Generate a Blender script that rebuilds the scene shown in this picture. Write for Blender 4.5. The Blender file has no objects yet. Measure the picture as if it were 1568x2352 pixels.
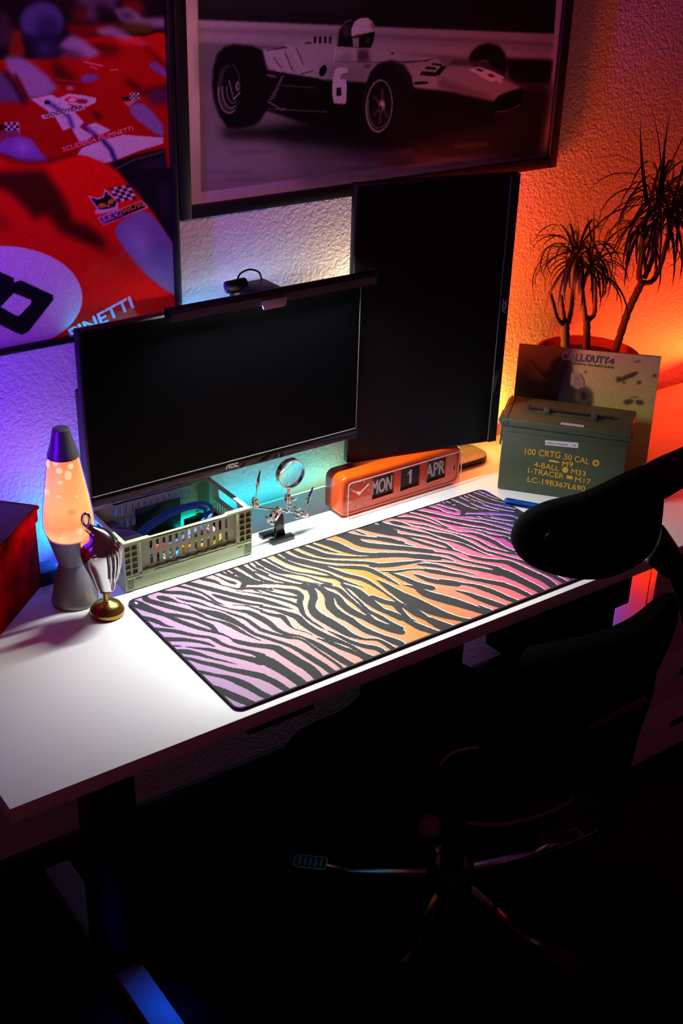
import bpy, bmesh, math, random
import numpy as np
from mathutils import Vector, Matrix
C = bpy.context.scene.collection
SC = bpy.context.scene
random.seed(7)
# ---------------------------------------------------------------- camera
CAM = np.array([-0.8321, -1.4112, 1.2317])
FPX, YAW, PITCH, ROLL = 2843.63, 0.6306, 0.48371, 0.03066
def cam_axes():
    cy, sy, cp, sp = math.cos(YAW), math.sin(YAW), math.cos(PITCH), math.sin(PITCH)
    f = np.array([sy*cp, cy*cp, -sp]); r = np.array([cy, -sy, 0.]); u = np.cross(r, f)
    return r*math.cos(ROLL)+u*math.sin(ROLL), -r*math.sin(ROLL)+u*math.cos(ROLL), f
RX, UX, FX = cam_axes()
cd = bpy.data.cameras.new('camera'); cam = bpy.data.objects.new('camera', cd); C.objects.link(cam)
m = Matrix(((RX[0], UX[0], -FX[0], CAM[0]), (RX[1], UX[1], -FX[1], CAM[1]), (RX[2], UX[2], -FX[2], CAM[2]), (0, 0, 0, 1)))
cam.matrix_world = m
cd.sensor_fit = 'VERTICAL'; cd.sensor_height = 36; cd.sensor_width = 24; cd.lens = FPX*36/2352
cd.clip_start = .02; SC.camera = cam
SC.view_settings.view_transform = 'Standard'; SC.view_settings.look = 'None'
SC.view_settings.gamma = 1; SC.view_settings.use_curve_mapping = False
SC.view_settings.exposure = 0.0
# ---------------------------------------------------------------- room glow (dim magenta ambience)
w = bpy.data.worlds.new('room_ambience'); SC.world = w; w.use_nodes = True
bg = w.node_tree.nodes['Background']; bg.inputs[0].default_value = (1, .15, .32, 1); bg.inputs[1].default_value = .040
# ---------------------------------------------------------------- lights
def area(name, loc, target, sx, sy, col, power, spread=180):
    l = bpy.data.lights.new(name, 'AREA'); l.shape = 'RECTANGLE'; l.size = sx; l.size_y = sy
    l.color = col; l.energy = power; l.spread = math.radians(spread)
    o = bpy.data.objects.new(name, l); C.objects.link(o); o.location = loc
    d = Vector(target)-Vector(loc)
    z = -d.normalized(); x = Vector((0, 0, 1)).cross(z).normalized(); y = z.cross(x)
    o.matrix_world = Matrix(((x.x, y.x, z.x, loc[0]), (x.y, y.y, z.y, loc[1]), (x.z, y.z, z.z, loc[2]), (0, 0, 0, 1)))
    return o
# screen bar: white light falling on the desk in front of the monitor
area('screen_bar_light', (.354, .434, .5176), (.354, .06, 0), .43, .010, (0.9405, 1, 1), 8.4, 160)
area('screen_bar_throw', (.354, .4335, .5178), (.354, -.25, .10), .43, .010, (1, 1, 0.98), 5, 120)
# added dim magenta fill turned on the posters, no such lamp in the room
area('poster_fill', (-.60, -1.0, 1.30), (.25, .62, .98), .2, .2, (1, 0.2824, 0.4706), 0.85, 42)
area('magenta_bar', (-.80, .30, .50), (.0, .62, .74), .05, .4, (0.1722, 0, 1), 3.6, 100)
# colour strips behind the desk and monitors, with their glow and added fills below
area('strip_light_violet', (-.36, .60, .04), (-.30, .64, .40), .26, .02, (0.06, 0, 1), 5)
area('strip_light_blue', (.005, .585, .05), (-.10, .64, .22), .16, .02, (0, 0.1154, 1), 2.6)
area('strip_light_monitor_blue', (.10, .57, .46), (.12, .64, .58), .16, .02, (0, 0.8, 1), 0.05)
area('strip_light_cyan', (.38, .585, .01), (.38, .64, .12), .34, .015, (0, 0.7778, 1), 0.18)
area('strip_light_lime', (.58, .585, .01), (.58, .64, .12), .12, .015, (0.3333, 1, 0.7), 0.06)
area('strip_light_lilac', (.34, .570, .45), (.36, .64, .60), .34, .02, (0.1176, 0.4706, 1), 0.17)
area('strip_light_orange', (.99, .570, .03), (.99, .64, .35), .24, .02, (1, 0.4, 0.06), 2)
area('strip_light_red', (.88, .535, .42), (1.2, .64, .62), .06, .30, (1, 0.0596, 0.0077), 5.2)
area('strip_light_amber', (1.66, .52, .07), (1.62, .64, .35), .50, .02, (1, 0.0769, 0.0115), 2.6)
area('strip_light_desk_end', (1.95, .50, .22), (1.45, .40, 0), .05, .05, (1, 0.0227, 0.0045), 2.2)
area('strip_light_peach', (.69, .565, .36), (.62, .64, .55), .04, .03, (1, 0.8267, 0.56), 0.75)
area('under_desk_glow_cyan', (.50, .590, -.10), (.50, .64, -.30), .40, .012, (0.04, 0.6, 1), 0.22)
area('under_desk_glow_orange', (.85, .590, -.05), (.85, .64, -.25), .35, .012, (1, 0.2, 0.0333), 0.15)
area('under_desk_red', (1.06, .20, -.05), (1.16, .13, -.17), .10, .05, (1, 0.024, 0.002), 0.5, 120)  # added red fill for the cabinet side, not part of a strip
area('under_desk_blue', (1.02, .26, -.30), (1.16, .22, -.33), .04, .04, (0.0333, 0.1, 1), 0.03, 100)  # added blue fill, same cabinet side
area('under_desk_violet', (.98, .48, -.25), (1.14, .58, -.60), .10, .05, (0.5, 0.25, 1), 0.2)  # added violet fill towards the back of the cabinet side
area('strip_light_table', (.46, .56, .03), (.46, .50, 0), .30, .01, (0.2, 0.4, 1), 0.01)
area('strip_light_desk_orange', (1.02, .56, .07), (1.02, .44, 0), .16, .01, (1, 0.2188, 0.0687), 0.32)
area('foot_fill', (.06, .10, -.35), (-.127, .09, -.71), .04, .04, (0, 0.0889, 1), 0.09, 32)  # added blue fill aimed at the desk foot, no lamp sits here
# ---------------------------------------------------------------- helpers
def at(px, py, o=None, n=None, **k):
    """the point of a plane (origin o, normal n, or x=/y=/z=) that the photograph shows at a pixel"""
    d = RX*(px-784)/FPX-UX*(py-1176)/FPX+FX
    if k:
        a = 'xyz'.index(list(k)[0]); t = (list(k.values())[0]-CAM[a])/d[a]
    else:
        o = np.array(o, float); n = np.array(n, float); t = (o-CAM)@n/(d@n)
    return CAM+d*t
def lin(c):
    return tuple((x/12.92 if x <= .04045 else ((x+.055)/1.055)**2.4) for x in [v/255 for v in c])
MATS = {}
def mat(name, col, rough=.5, metal=0., emit=None, estr=0., coat=0., spec=.5, bump=None, noise=None, trans=0., ior=1.45, alpha=1.):
    """col in sRGB 0-255; bump=(scale,strength,distance); noise=(scale, second colour, amount)"""
    if name in MATS: return MATS[name]
    mt = bpy.data.materials.new(name); mt.use_nodes = True; nt = mt.node_tree; b = nt.nodes['Principled BSDF']
    c = lin(col)+(1,)
    b.inputs['Base Color'].default_value = c; b.inputs['Roughness'].default_value = rough
    b.inputs['Metallic'].default_value = metal; b.inputs['Coat Weight'].default_value = coat
    b.inputs['Specular IOR Level'].default_value = spec; b.inputs['IOR'].default_value = ior
    b.inputs['Transmission Weight'].default_value = trans; b.inputs['Alpha'].default_value = alpha
    if emit: b.inputs['Emission Color'].default_value = lin(emit)+(1,); b.inputs['Emission Strength'].default_value = estr
    tc = nt.nodes.new('ShaderNodeTexCoord')
    if bump:
        n = nt.nodes.new('ShaderNodeTexNoise'); n.inputs['Scale'].default_value = bump[0]; n.inputs['Detail'].default_value = 4
        bp = nt.nodes.new('ShaderNodeBump'); bp.inputs['Strength'].default_value = bump[1]; bp.inputs['Distance'].default_value = bump[2]
        nt.links.new(tc.outputs['Object'], n.inputs['Vector']); nt.links.new(n.outputs['Fac'], bp.inputs['Height'])
        nt.links.new(bp.outputs['Normal'], b.inputs['Normal'])
    if noise:
        n = nt.nodes.new('ShaderNodeTexNoise'); n.inputs['Scale'].default_value = noise[0]; n.inputs['Detail'].default_value = 6
        r = nt.nodes.new('ShaderNodeValToRGB'); r.color_ramp.elements[0].position = .5-noise[2]/2; r.color_ramp.elements[1].position = .5+noise[2]/2
        r.color_ramp.elements[0].color = c; r.color_ramp.elements[1].color = lin(noise[1])+(1,)
        nt.links.new(tc.outputs['Object'], n.inputs['Vector']); nt.links.new(n.outputs['Fac'], r.inputs['Fac'])
        nt.links.new(r.outputs['Color'], b.inputs['Base Color'])
    MATS[name] = mt
    return mt
def thin_glass(name, tint=(255, 255, 255), rough=.05, refl=.06, fres=.6):
    if name in MATS: return MATS[name]
    mt = bpy.data.materials.new(name); mt.use_nodes = True; nt = mt.node_tree; nt.nodes.remove(nt.nodes['Principled BSDF'])
    t = nt.nodes.new('ShaderNodeBsdfTransparent'); t.inputs[0].default_value = lin(tint)+(1,)
    g = nt.nodes.new('ShaderNodeBsdfGlossy'); g.inputs['Roughness'].default_value = rough
    lw = nt.nodes.new('ShaderNodeLayerWeight'); lw.inputs['Blend'].default_value = .25
    ma = nt.nodes.new('ShaderNodeMath'); ma.operation = 'MULTIPLY_ADD'; ma.inputs[1].default_value = fres; ma.inputs[2].default_value = refl
    mx = nt.nodes.new('ShaderNodeMixShader')
    nt.links.new(lw.outputs['Fresnel'], ma.inputs[0]); nt.links.new(ma.outputs[0], mx.inputs[0])
    nt.links.new(t.outputs[0], mx.inputs[1]); nt.links.new(g.outputs[0], mx.inputs[2])
    nt.links.new(mx.outputs[0], nt.nodes['Material Output'].inputs[0]); MATS[name] = mt
    return mt
class MB:
    def __init__(s): s.v = []; s.f = []
    def add(s, vs, fs):
        k = len(s.v); s.v += [tuple(map(float, v)) for v in vs]; s.f += [tuple(i+k for i in f) for f in fs]; return s
    def hexa(s, p):
        return s.add(p, [(0, 3, 2, 1), (4, 5, 6, 7), (0, 1, 5, 4), (1, 2, 6, 5), (2, 3, 7, 6), (3, 0, 4, 7)])
    def box(s, x0, x1, y0, y1, z0, z1):
        return s.hexa([(x0, y0, z0), (x1, y0, z0), (x1, y1, z0), (x0, y1, z0), (x0, y0, z1), (x1, y0, z1), (x1, y1, z1), (x0, y1, z1)])
    def prism(s, pts, a, b, ax='z'):
        """polygon pts in the plane across axis ax, from a to b"""
        mp = {'z': lambda p, h: (p[0], p[1], h), 'y': lambda p, h: (p[0], h, p[1]), 'x': lambda p, h: (h, p[0], p[1])}[ax]
        n = len(pts); vs = [mp(p, a) for p in pts]+[mp(p, b) for p in pts]
        fs = [tuple(range(n)), tuple(range(2*n-1, n-1, -1))]+[(i, i+n, (i+1) % n+n, (i+1) % n) for i in range(n)]
        return s.add(vs, fs)
    def lathe(s, prof, c=(0, 0), n=48, cap=True):
        k = []; vs = []; fs = []
        for r, z in prof:
            for i in range(n):
                t = 2*math.pi*i/n; vs.append((c[0]+r*math.cos(t), c[1]+r*math.sin(t), z))
        for j in range(len(prof)-1):
            for i in range(n): fs.append((j*n+i, j*n+(i+1) % n, (j+1)*n+(i+1) % n, (j+1)*n+i))
        if cap: fs += [tuple(range(n-1, -1, -1)), tuple(range((len(prof)-1)*n, len(prof)*n))]
        return s.add(vs, fs)
    def tube(s, path, r, n=10, cap=True, flat=1.):
        P = [Vector(p) for p in path]; N = len(P); rr = r if hasattr(r, '__len__') else [r]*N
        vs = []; fs = []; up = None
        for i in range(N):
            t = (P[min(i+1, N-1)]-P[max(i-1, 0)]).normalized()
            if up is None: up = Vector((0, 0, 1)) if abs(t.z) < .9 else Vector((0, 1, 0))
            a = t.cross(up).normalized(); b = a.cross(t).normalized(); up = b
            for k in range(n):
                q = 2*math.pi*k/n; vs.append(P[i]+a*rr[i]*math.cos(q)+b*rr[i]*flat*math.sin(q))
        for i in range(N-1):
            for k in range(n): fs.append((i*n+k, i*n+(k+1) % n, (i+1)*n+(k+1) % n, (i+1)*n+k))
        if cap: fs += [tuple(range(n-1, -1, -1)), tuple(range((N-1)*n, N*n))]
        return s.add(vs, fs)
    def ball(s, c, r, n=16, h=10):
        r = r if hasattr(r, '__len__') else (r, r, r)
        vs = [(c[0], c[1], c[2]-r[2])]; fs = []
        for j in range(1, h):
            p = math.pi*j/h
            for i in range(n):
                t = 2*math.pi*i/n; vs.append((c[0]+r[0]*math.sin(p)*math.cos(t), c[1]+r[1]*math.sin(p)*math.sin(t), c[2]-r[2]*math.cos(p)))
        vs.append((c[0], c[1], c[2]+r[2])); L = len(vs)-1
        for i in range(n): fs.append((0, 1+(i+1) % n, 1+i)); fs.append((L, 1+(h-2)*n+i, 1+(h-2)*n+(i+1) % n))
        for j in range(h-2):
            for i in range(n): fs.append((1+j*n+i, 1+j*n+(i+1) % n, 1+(j+1)*n+(i+1) % n, 1+(j+1)*n+i))
        return s.add(vs, fs)
    def build(s, name, m, parent=None, T=None, bevel=0, seg=2, smooth=True, subsurf=0):
        me = bpy.data.meshes.new(name); me.from_pydata(s.v, [], s.f)
        bm = bmesh.new(); bm.from_mesh(me)
        if T is not None: bm.transform(T)
        bmesh.ops.recalc_face_normals(bm, faces=bm.faces)
        if bevel:
            es = [e for e in bm.edges if len(e.link_faces) == 2 and e.calc_face_angle(0) > .5]
            bmesh.ops.bevel(bm, geom=es, offset=bevel, segments=seg, profile=.5, affect='EDGES', clamp_overlap=True)
        bm.to_mesh(me); bm.free()
        if smooth:
            me.polygons.foreach_set('use_smooth', [True]*len(me.polygons)); me.set_sharp_from_angle(angle=math.radians(40))
        me.materials.append(m)
        o = bpy.data.objects.new(name, me); C.objects.link(o)
        if subsurf:
            md = o.modifiers.new('subsurf', 'SUBSURF'); md.levels = md.render_levels = subsurf
        if parent is not None: adopt(o, parent)
        return o
def base_matrix(o):
    M = Matrix.Identity(4)
    ch = []
    while o is not None: ch.append(o); o = o.parent
    for q in reversed(ch): M = M @ (q.matrix_parent_inverse if q.parent else Matrix.Identity(4)) @ Matrix.LocRotScale(q.location, q.rotation_euler, q.scale)
    return M
def adopt(o, parent):
    o.parent = parent; o.matrix_parent_inverse = base_matrix(parent).inverted()
def thing(name, label, cat, loc=(0, 0, 0), rz=0, group=None):
    o = bpy.data.objects.new(name, None); o.empty_display_size = .05; C.objects.link(o)
    o.location = loc; o.rotation_euler = (0, 0, rz); o['label'] = label; o['category'] = cat
    if group: o['group'] = group
    return o
def TR(loc, rz): return Matrix.Translation(loc) @ Matrix.Rotation(rz, 4, 'Z')
def curve_mesh(name, cu, m, parent, T):
    o = bpy.data.objects.new('tmp', cu); C.objects.link(o)
    dg = bpy.context.evaluated_depsgraph_get(); me = bpy.data.meshes.new_from_object(o.evaluated_get(dg))
    bpy.data.objects.remove(o); me.name = name; me.transform(T); me.materials.clear(); me.materials.append(m)
    q = bpy.data.objects.new(name, me); C.objects.link(q)
    if parent is not None: adopt(q, parent)
    return q
def plate(name, outline, holes, depth, m, parent, T, kind='BOTH'):
    """flat plate with real holes: outlines in its own xy plane, thickness along z"""
    cu = bpy.data.curves.new(name, 'CURVE'); cu.dimensions = '2D'; cu.fill_mode = 'BOTH'; cu.extrude = depth/2
    for poly in [outline]+list(holes):
        sp = cu.splines.new('POLY'); sp.points.add(len(poly)-1)
        for i, p in enumerate(poly): sp.points[i].co = (p[0], p[1], 0, 1)
        sp.use_cyclic_u = True
    return curve_mesh(name, cu, m, parent, T)
def rrect(x0, x1, y0, y1, r, n=5):
    out = []
    for cx, cy, a in ((x1-r, y1-r, 0), (x0+r, y1-r, 90), (x0+r, y0+r, 180), (x1-r, y0+r, 270)):
        for i in range(n+1):
            t = math.radians(a+90*i/n); out.append((cx+r*math.cos(t), cy+r*math.sin(t)))
    return out
def lettering(name, s, A, B, n, h, m, parent, bold=0., off=.0006, up=None, flat=.0003):
    """text on a plane of normal n: baseline from A to B (3D points), letters h high"""
    A = Vector(A); B = Vector(B); n = Vector(n).normalized(); x = (B-A); L = x.length; x.normalize(); y = n.cross(x).normalized()
    if up is not None:
        y = Vector(up).normalized()
    cu = bpy.data.curves.new(name, 'FONT'); cu.body = s; cu.size = 1; cu.extrude = 0; cu.resolution_u = 3
    o = bpy.data.objects.new('tmp', cu); C.objects.link(o); dg = bpy.context.evaluated_depsgraph_get()
    me = bpy.data.meshes.new_from_object(o.evaluated_get(dg)); bpy.data.objects.remove(o)
    xs = [v.co.x for v in me.vertices]; ys = [v.co.y for v in me.vertices]; x0, x1 = min(xs), max(xs); H = .70
    for v in me.vertices:
        a = (v.co.x-x0)/(x1-x0)*L; b = v.co.y/H*h; v.co = A+x*a+y*b+n*off
    if bold:
        bm = bmesh.new(); src = bmesh.new(); src.from_mesh(me); k_ = bold*h/H
        for i_, (dx, dy) in enumerate(((k_, 0), (-k_, 0), (0, k_), (0, -k_))):
            vm = [bm.verts.new(v.co+x*dx+y*dy+n*(.00003*i_)) for v in src.verts]
            for f in src.faces: bm.faces.new([vm[v.index] for v in f.verts])
        src.free(); bm.to_mesh(me); bm.free()
    me.materials.clear(); me.materials.append(m); me.name = name
    q = bpy.data.objects.new(name, me); C.objects.link(q)
    if parent is not None: adopt(q, parent)
    return q
def spline(P, k=6):
    """Catmull-Rom through the points (any dimension)"""
    P = [np.array(p, float) for p in P]; Q = [2*P[0]-P[1]]+P+[2*P[-1]-P[-2]]; out = []
    for i in range(1, len(Q)-2):
        for j in range(k):
            t = j/k; out.append(.5*((2*Q[i])+(-Q[i-1]+Q[i+1])*t+(2*Q[i-1]-5*Q[i]+4*Q[i+1]-Q[i+2])*t*t+(-Q[i-1]+3*Q[i]-3*Q[i+1]+Q[i+2])*t**3))
    out.append(P[-1]); return out
# ---- raster of a flat print, carried as a colour attribute on a fine grid
class Art:
    def __init__(s, u0, u1, v0, v1, res, base, plane):
        s.u0, s.v0, s.res = u0, v0, res; s.W = int(round((u1-u0)/res))+1; s.H = int(round((v1-v0)/res))+1
        s.u1, s.v1 = u0+(s.W-1)*res, v0+(s.H-1)*res
        s.a = np.zeros((s.H, s.W, 3)); s.a[:] = np.array(base)/255; s.plane = plane
    def pts(s, P): return [s.plane(*p) for p in P]
    def mask(s, P):
        P = np.array([((u-s.u0)/s.res, (v-s.v0)/s.res) for u, v in P])
        return sum(s.mask1(P+np.array(d)) for d in ((.25, .12), (-.12, .25), (-.25, -.12), (.12, -.25)))/4
    def mask1(s, P):
        M = np.zeros((s.H, s.W), bool)
        x0, y0 = np.maximum(np.floor(P.min(0)).astype(int), 0); x1 = min(int(P[:, 0].max())+2, s.W); y1 = min(int(P[:, 1].max())+2, s.H)
        if x1 <= x0 or y1 <= y0: return M.astype(float)
        yy, xx = np.mgrid[y0:y1, x0:x1]; ins = np.zeros(xx.shape, bool); n = len(P)
        for i in range(n):
            ax, ay = P[i]; bx, by = P[(i+1) % n]
            if ay == by: continue
            c = ((ay > yy) != (by > yy)) & (xx < (bx-ax)*(yy-ay)/(by-ay)+ax); ins ^= c
        M[y0:y1, x0:x1] = ins
        return M.astype(float)
    def put(s, M, col, alpha=1., blur=0):
        for _ in range(2 if blur else 0):
            for ax in (0, 1):
                k = int(blur); pad = [(0, 0), (0, 0)]; pad[ax] = (k+1, k); c = np.cumsum(np.pad(M, pad, 'edge'), ax)
                M = ((c[2*k+1:] - c[:-2*k-1]) if ax == 0 else (c[:, 2*k+1:]-c[:, :-2*k-1]))/(2*k+1)
        M = (M*alpha)[..., None]; s.a = s.a*(1-M)+np.array(col)/255*M
    def poly(s, P, col, alpha=1., blur=0): s.put(s.mask(s.pts(P)), col, alpha, blur)
    def ell(s, cx, cy, rx, ry, col, alpha=1., blur=0, rot=0, a0=0, a1=360):
        c, q = math.cos(math.radians(rot)), math.sin(math.radians(rot))
        s.poly([(cx+rx*math.cos(t)*c-ry*math.sin(t)*q, cy+rx*math.cos(t)*q+ry*math.sin(t)*c) for t in np.radians(np.linspace(a0, a1, 48))], col, alpha, blur)
    def line(s, P, w, col, alpha=1., blur=0):
        M = np.zeros((s.H, s.W))
        for (a, b) in zip(P[:-1], P[1:]):
            d = np.array(b, float)-a; d /= max(np.hypot(*d), 1e-9); n = np.array((-d[1], d[0]))*w/2; e = d*w*.25
            M = np.maximum(M, s.mask(s.pts([np.array(a)+n-e, np.array(b)+n+e, np.array(b)-n+e, np.array(a)-n-e])))
        s.put(M, col, alpha, blur)
    def mesh(s, name, m, parent, to3, grain=0.):
        rs = np.random.RandomState(3); a = np.clip(s.a*(1+grain*(rs.rand(s.H, s.W, 1)-.5)), 0, 1)
        l = np.where(a <= .04045, a/12.92, ((a+.055)/1.055)**2.4)
        vv, uu = np.mgrid[0:s.H, 0:s.W]; co = to3(s.u0+uu.ravel()*s.res, s.v0+vv.ravel()*s.res)
        me = bpy.data.meshes.new(name); N = s.W*s.H; me.vertices.add(N); me.vertices.foreach_set('co', co.astype(np.float32).ravel())
        i = (np.arange(s.H-1)[:, None]*s.W+np.arange(s.W-1)[None]).ravel(); q = np.stack([i, i+1, i+s.W+1, i+s.W], 1).astype(np.int32)
        F = len(q); me.loops.add(F*4); me.loops.foreach_set('vertex_index', q.ravel()); me.polygons.add(F)
        me.polygons.foreach_set('loop_start', np.arange(0, F*4, 4, dtype=np.int32)); me.update(calc_edges=True)
        at_ = me.color_attributes.new('print', 'FLOAT_COLOR', 'POINT')
        at_.data.foreach_set('color', np.concatenate([l.reshape(-1, 3), np.ones((N, 1))], 1).astype(np.float32).ravel())
        me.materials.append(m); o = bpy.data.objects.new(name, me); C.objects.link(o); adopt(o, parent)
        return o
def print_mat(name, rough=.5, coat=0., metal=0.):
    mt = mat(name, (128, 128, 128), rough, metal, coat=coat); nt = mt.node_tree; a = nt.nodes.new('ShaderNodeAttribute'); a.attribute_name = 'print'
    nt.links.new(a.outputs['Color'], nt.nodes['Principled BSDF'].inputs['Base Color']); return mt
# ---------------------------------------------------------------- shared materials
WHITE = mat('white_laminate', (232, 230, 228), .42, spec=.35, bump=(900, .06, .0004))
WHITE_EDGE = WHITE
BLACKP = mat('black_plastic', (14, 14, 15), .45)
BLACKM = mat('black_metal', (12, 12, 13), .4, spec=.4)
CHROME = mat('chrome', (215, 212, 210), .12, 1.)
BRASS = mat('brass', (176, 140, 62), .28, 1., bump=(300, .1, .0005))
SILVER = mat('silver_paint', (150, 148, 152), .42, .35, bump=(1500, .12, .0002))
DARKM = mat('dark_steel', (58, 58, 62), .35, .8)
# ================================================================ SETTING
FLOORZ = -.74
wm = mat('plaster_wall', (222, 218, 214), .85, spec=.2)
nt = wm.node_tree; tc = nt.nodes.new('ShaderNodeTexCoord')
n1 = nt.nodes.new('ShaderNodeTexNoise'); n1.inputs['Scale'].default_value = 150; n1.inputs['Detail'].default_value = 3; n1.inputs['Roughness'].default_value = .5; n1.inputs['Distortion'].default_value = .25
b1 = nt.nodes.new('ShaderNodeBump'); b1.inputs['Strength'].default_value = .7; b1.inputs['Distance'].default_value = .005
nt.links.new(tc.outputs['Object'], n1.inputs['Vector']); nt.links.new(n1.outputs['Fac'], b1.inputs['Height']); nt.links.new(b1.outputs['Normal'], nt.nodes['Principled BSDF'].inputs['Normal'])
def struct(o): o['kind'] = 'structure'; return o
struct(MB().box(-2.2, 3.2, .623, .72, FLOORZ, 1.75).build('wall_back', wm, smooth=False))
fm = mat('dark_carpet', (13, 12, 15), .95, spec=.05, bump=(700, .8, .004), noise=(900, (24, 22, 28), .3))
struct(MB().box(-2.2, 3.2, -2.6, .72, FLOORZ-.08, FLOORZ).build('floor', fm, smooth=False))
struct(MB().box(-2.2, 3.2, .611, .623, FLOORZ, FLOORZ+.05).build('baseboard_back', mat('baseboard_paint', (60, 58, 62), .6), bevel=.003))
# ================================================================ DESK
DX0, DX1, DY0, DY1 = -.394, 1.80, -.017, .603
desk = thing('desk', 'long white laminate desk with black steel legs carrying all the screens and boxes', 'desk', (.4, .3, FLOORZ))
MB().box(DX0, DX1, DY0, DY1, -.0285, 0).build('desktop', WHITE, desk, bevel=.0012)
for x in (-.127, 1.64):
    MB().box(x-.042, x+.042, .222, .302, -.68, -.06).build('leg_column', BLACKM, desk, bevel=.004)
    MB().box(x-.028, x+.028, .0, .56, FLOORZ+.012, FLOORZ+.036).build('foot', mat('foot_steel', (120, 120, 124), .5), desk, bevel=.003)
    MB().box(x-.036, x+.036, .215, .31, -.70, -.68).box(x-.03, x+.03, .22, .30, FLOORZ+.036, -.70).build('foot_bracket', BLACKM, desk)
    for y in (.02, .54): MB().lathe([(.016, FLOORZ), (.016, FLOORZ+.012)], (x, y), 16).build('levelling_pad', BLACKP, desk)
    MB().box(x-.025, x+.025, .02, .57, -.06, -.0285).build('support_arm', BLACKM, desk, bevel=.002)
for y in (.20, .35): MB().box(-.10, 1.6, y, y+.035, -.048, -.0287).build('frame_rail', BLACKM, desk, bevel=.002)
MB().box(.02, .15, -.005, .03, -.052, -.0285).build('height_controller', BLACKP, desk, bevel=.003)
for i in range(4): MB().ball((.035+i*.03, -.006, -.041), (.004, .0025, .003), 8, 6).build('button', mat('controller_button', (60, 60, 66), .5), desk)
# light strip in the gap between desk and wall
st = thing('light_strip', 'thin glowing colour strip tucked in the gap between desk and wall', 'light strip', (.4, .6105, -.015))
segs = [(-.38, -.15, (150, 30, 255)), (-.15, .10, (40, 60, 255)), (.10, .32, (20, 120, 255)), (.32, .50, (60, 225, 240)), (.50, .66, (190, 240, 190)), (.66, .86, (255, 170, 90)), (.86, 1.28, (255, 110, 30))]
for i, (a, b, c) in enumerate(segs):
    MB().box(a, b, .6055, .612, -.010, -.0035).build('light_segment', mat('strip_glow_%s' % 'abcdefg'[i], c, .5, emit=c, estr=2.2), st)
MB().box(-.38, 1.28, .6035, .6055, -.016, -.004).build('strip_backing', BLACKP, st)

# ================================================================ DESK MAT
MW, MD = .876, .40
dm = thing('desk_mat', 'large desk mat with black zebra stripes over lilac, orange, pink and blue', 'desk mat', (.44, .2, 0))
MB().prism(rrect(0, MW, 0, MD, .017, 6), .0003, .0034).build('mat_base', mat('mat_rubber', (22, 22, 26), .8), dm, smooth=False)
def ring(out, inn, z0, z1):
    b = MB(); n = len(out); vs = [(x, y, z) for z in (z0, z1) for P in (out, inn) for x, y in P]
    fs = []
    for i in range(n):
        j = (i+1) % n; o0, i0, o1, i1 = i, n+i, 2*n+i, 3*n+i; p0, q0, p1, q1 = j, n+j, 2*n+j, 3*n+j
        fs += [(o1, p1, q1, i1), (o0, i0, q0, p0), (o0, p0, p1, o1), (i0, i1, q1, q0)]
    return b.add(vs, fs)
ring(rrect(0, MW, 0, MD, .017, 8), rrect(.0035, MW-.0035, .0035, MD-.0035, .0135, 8), .003, .0045).build('stitched_edge', mat('mat_stitching', (24, 23, 30), .85, bump=(1500, .6, .001)), dm)
A0, A1_, A2_, A3_, A4_ = (280, 1340, 4.9), (420, 1240, 4.9), (600, 1160, 4.9), (600, 1340, 4.9), (860, 1120, 4.3556)
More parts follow.
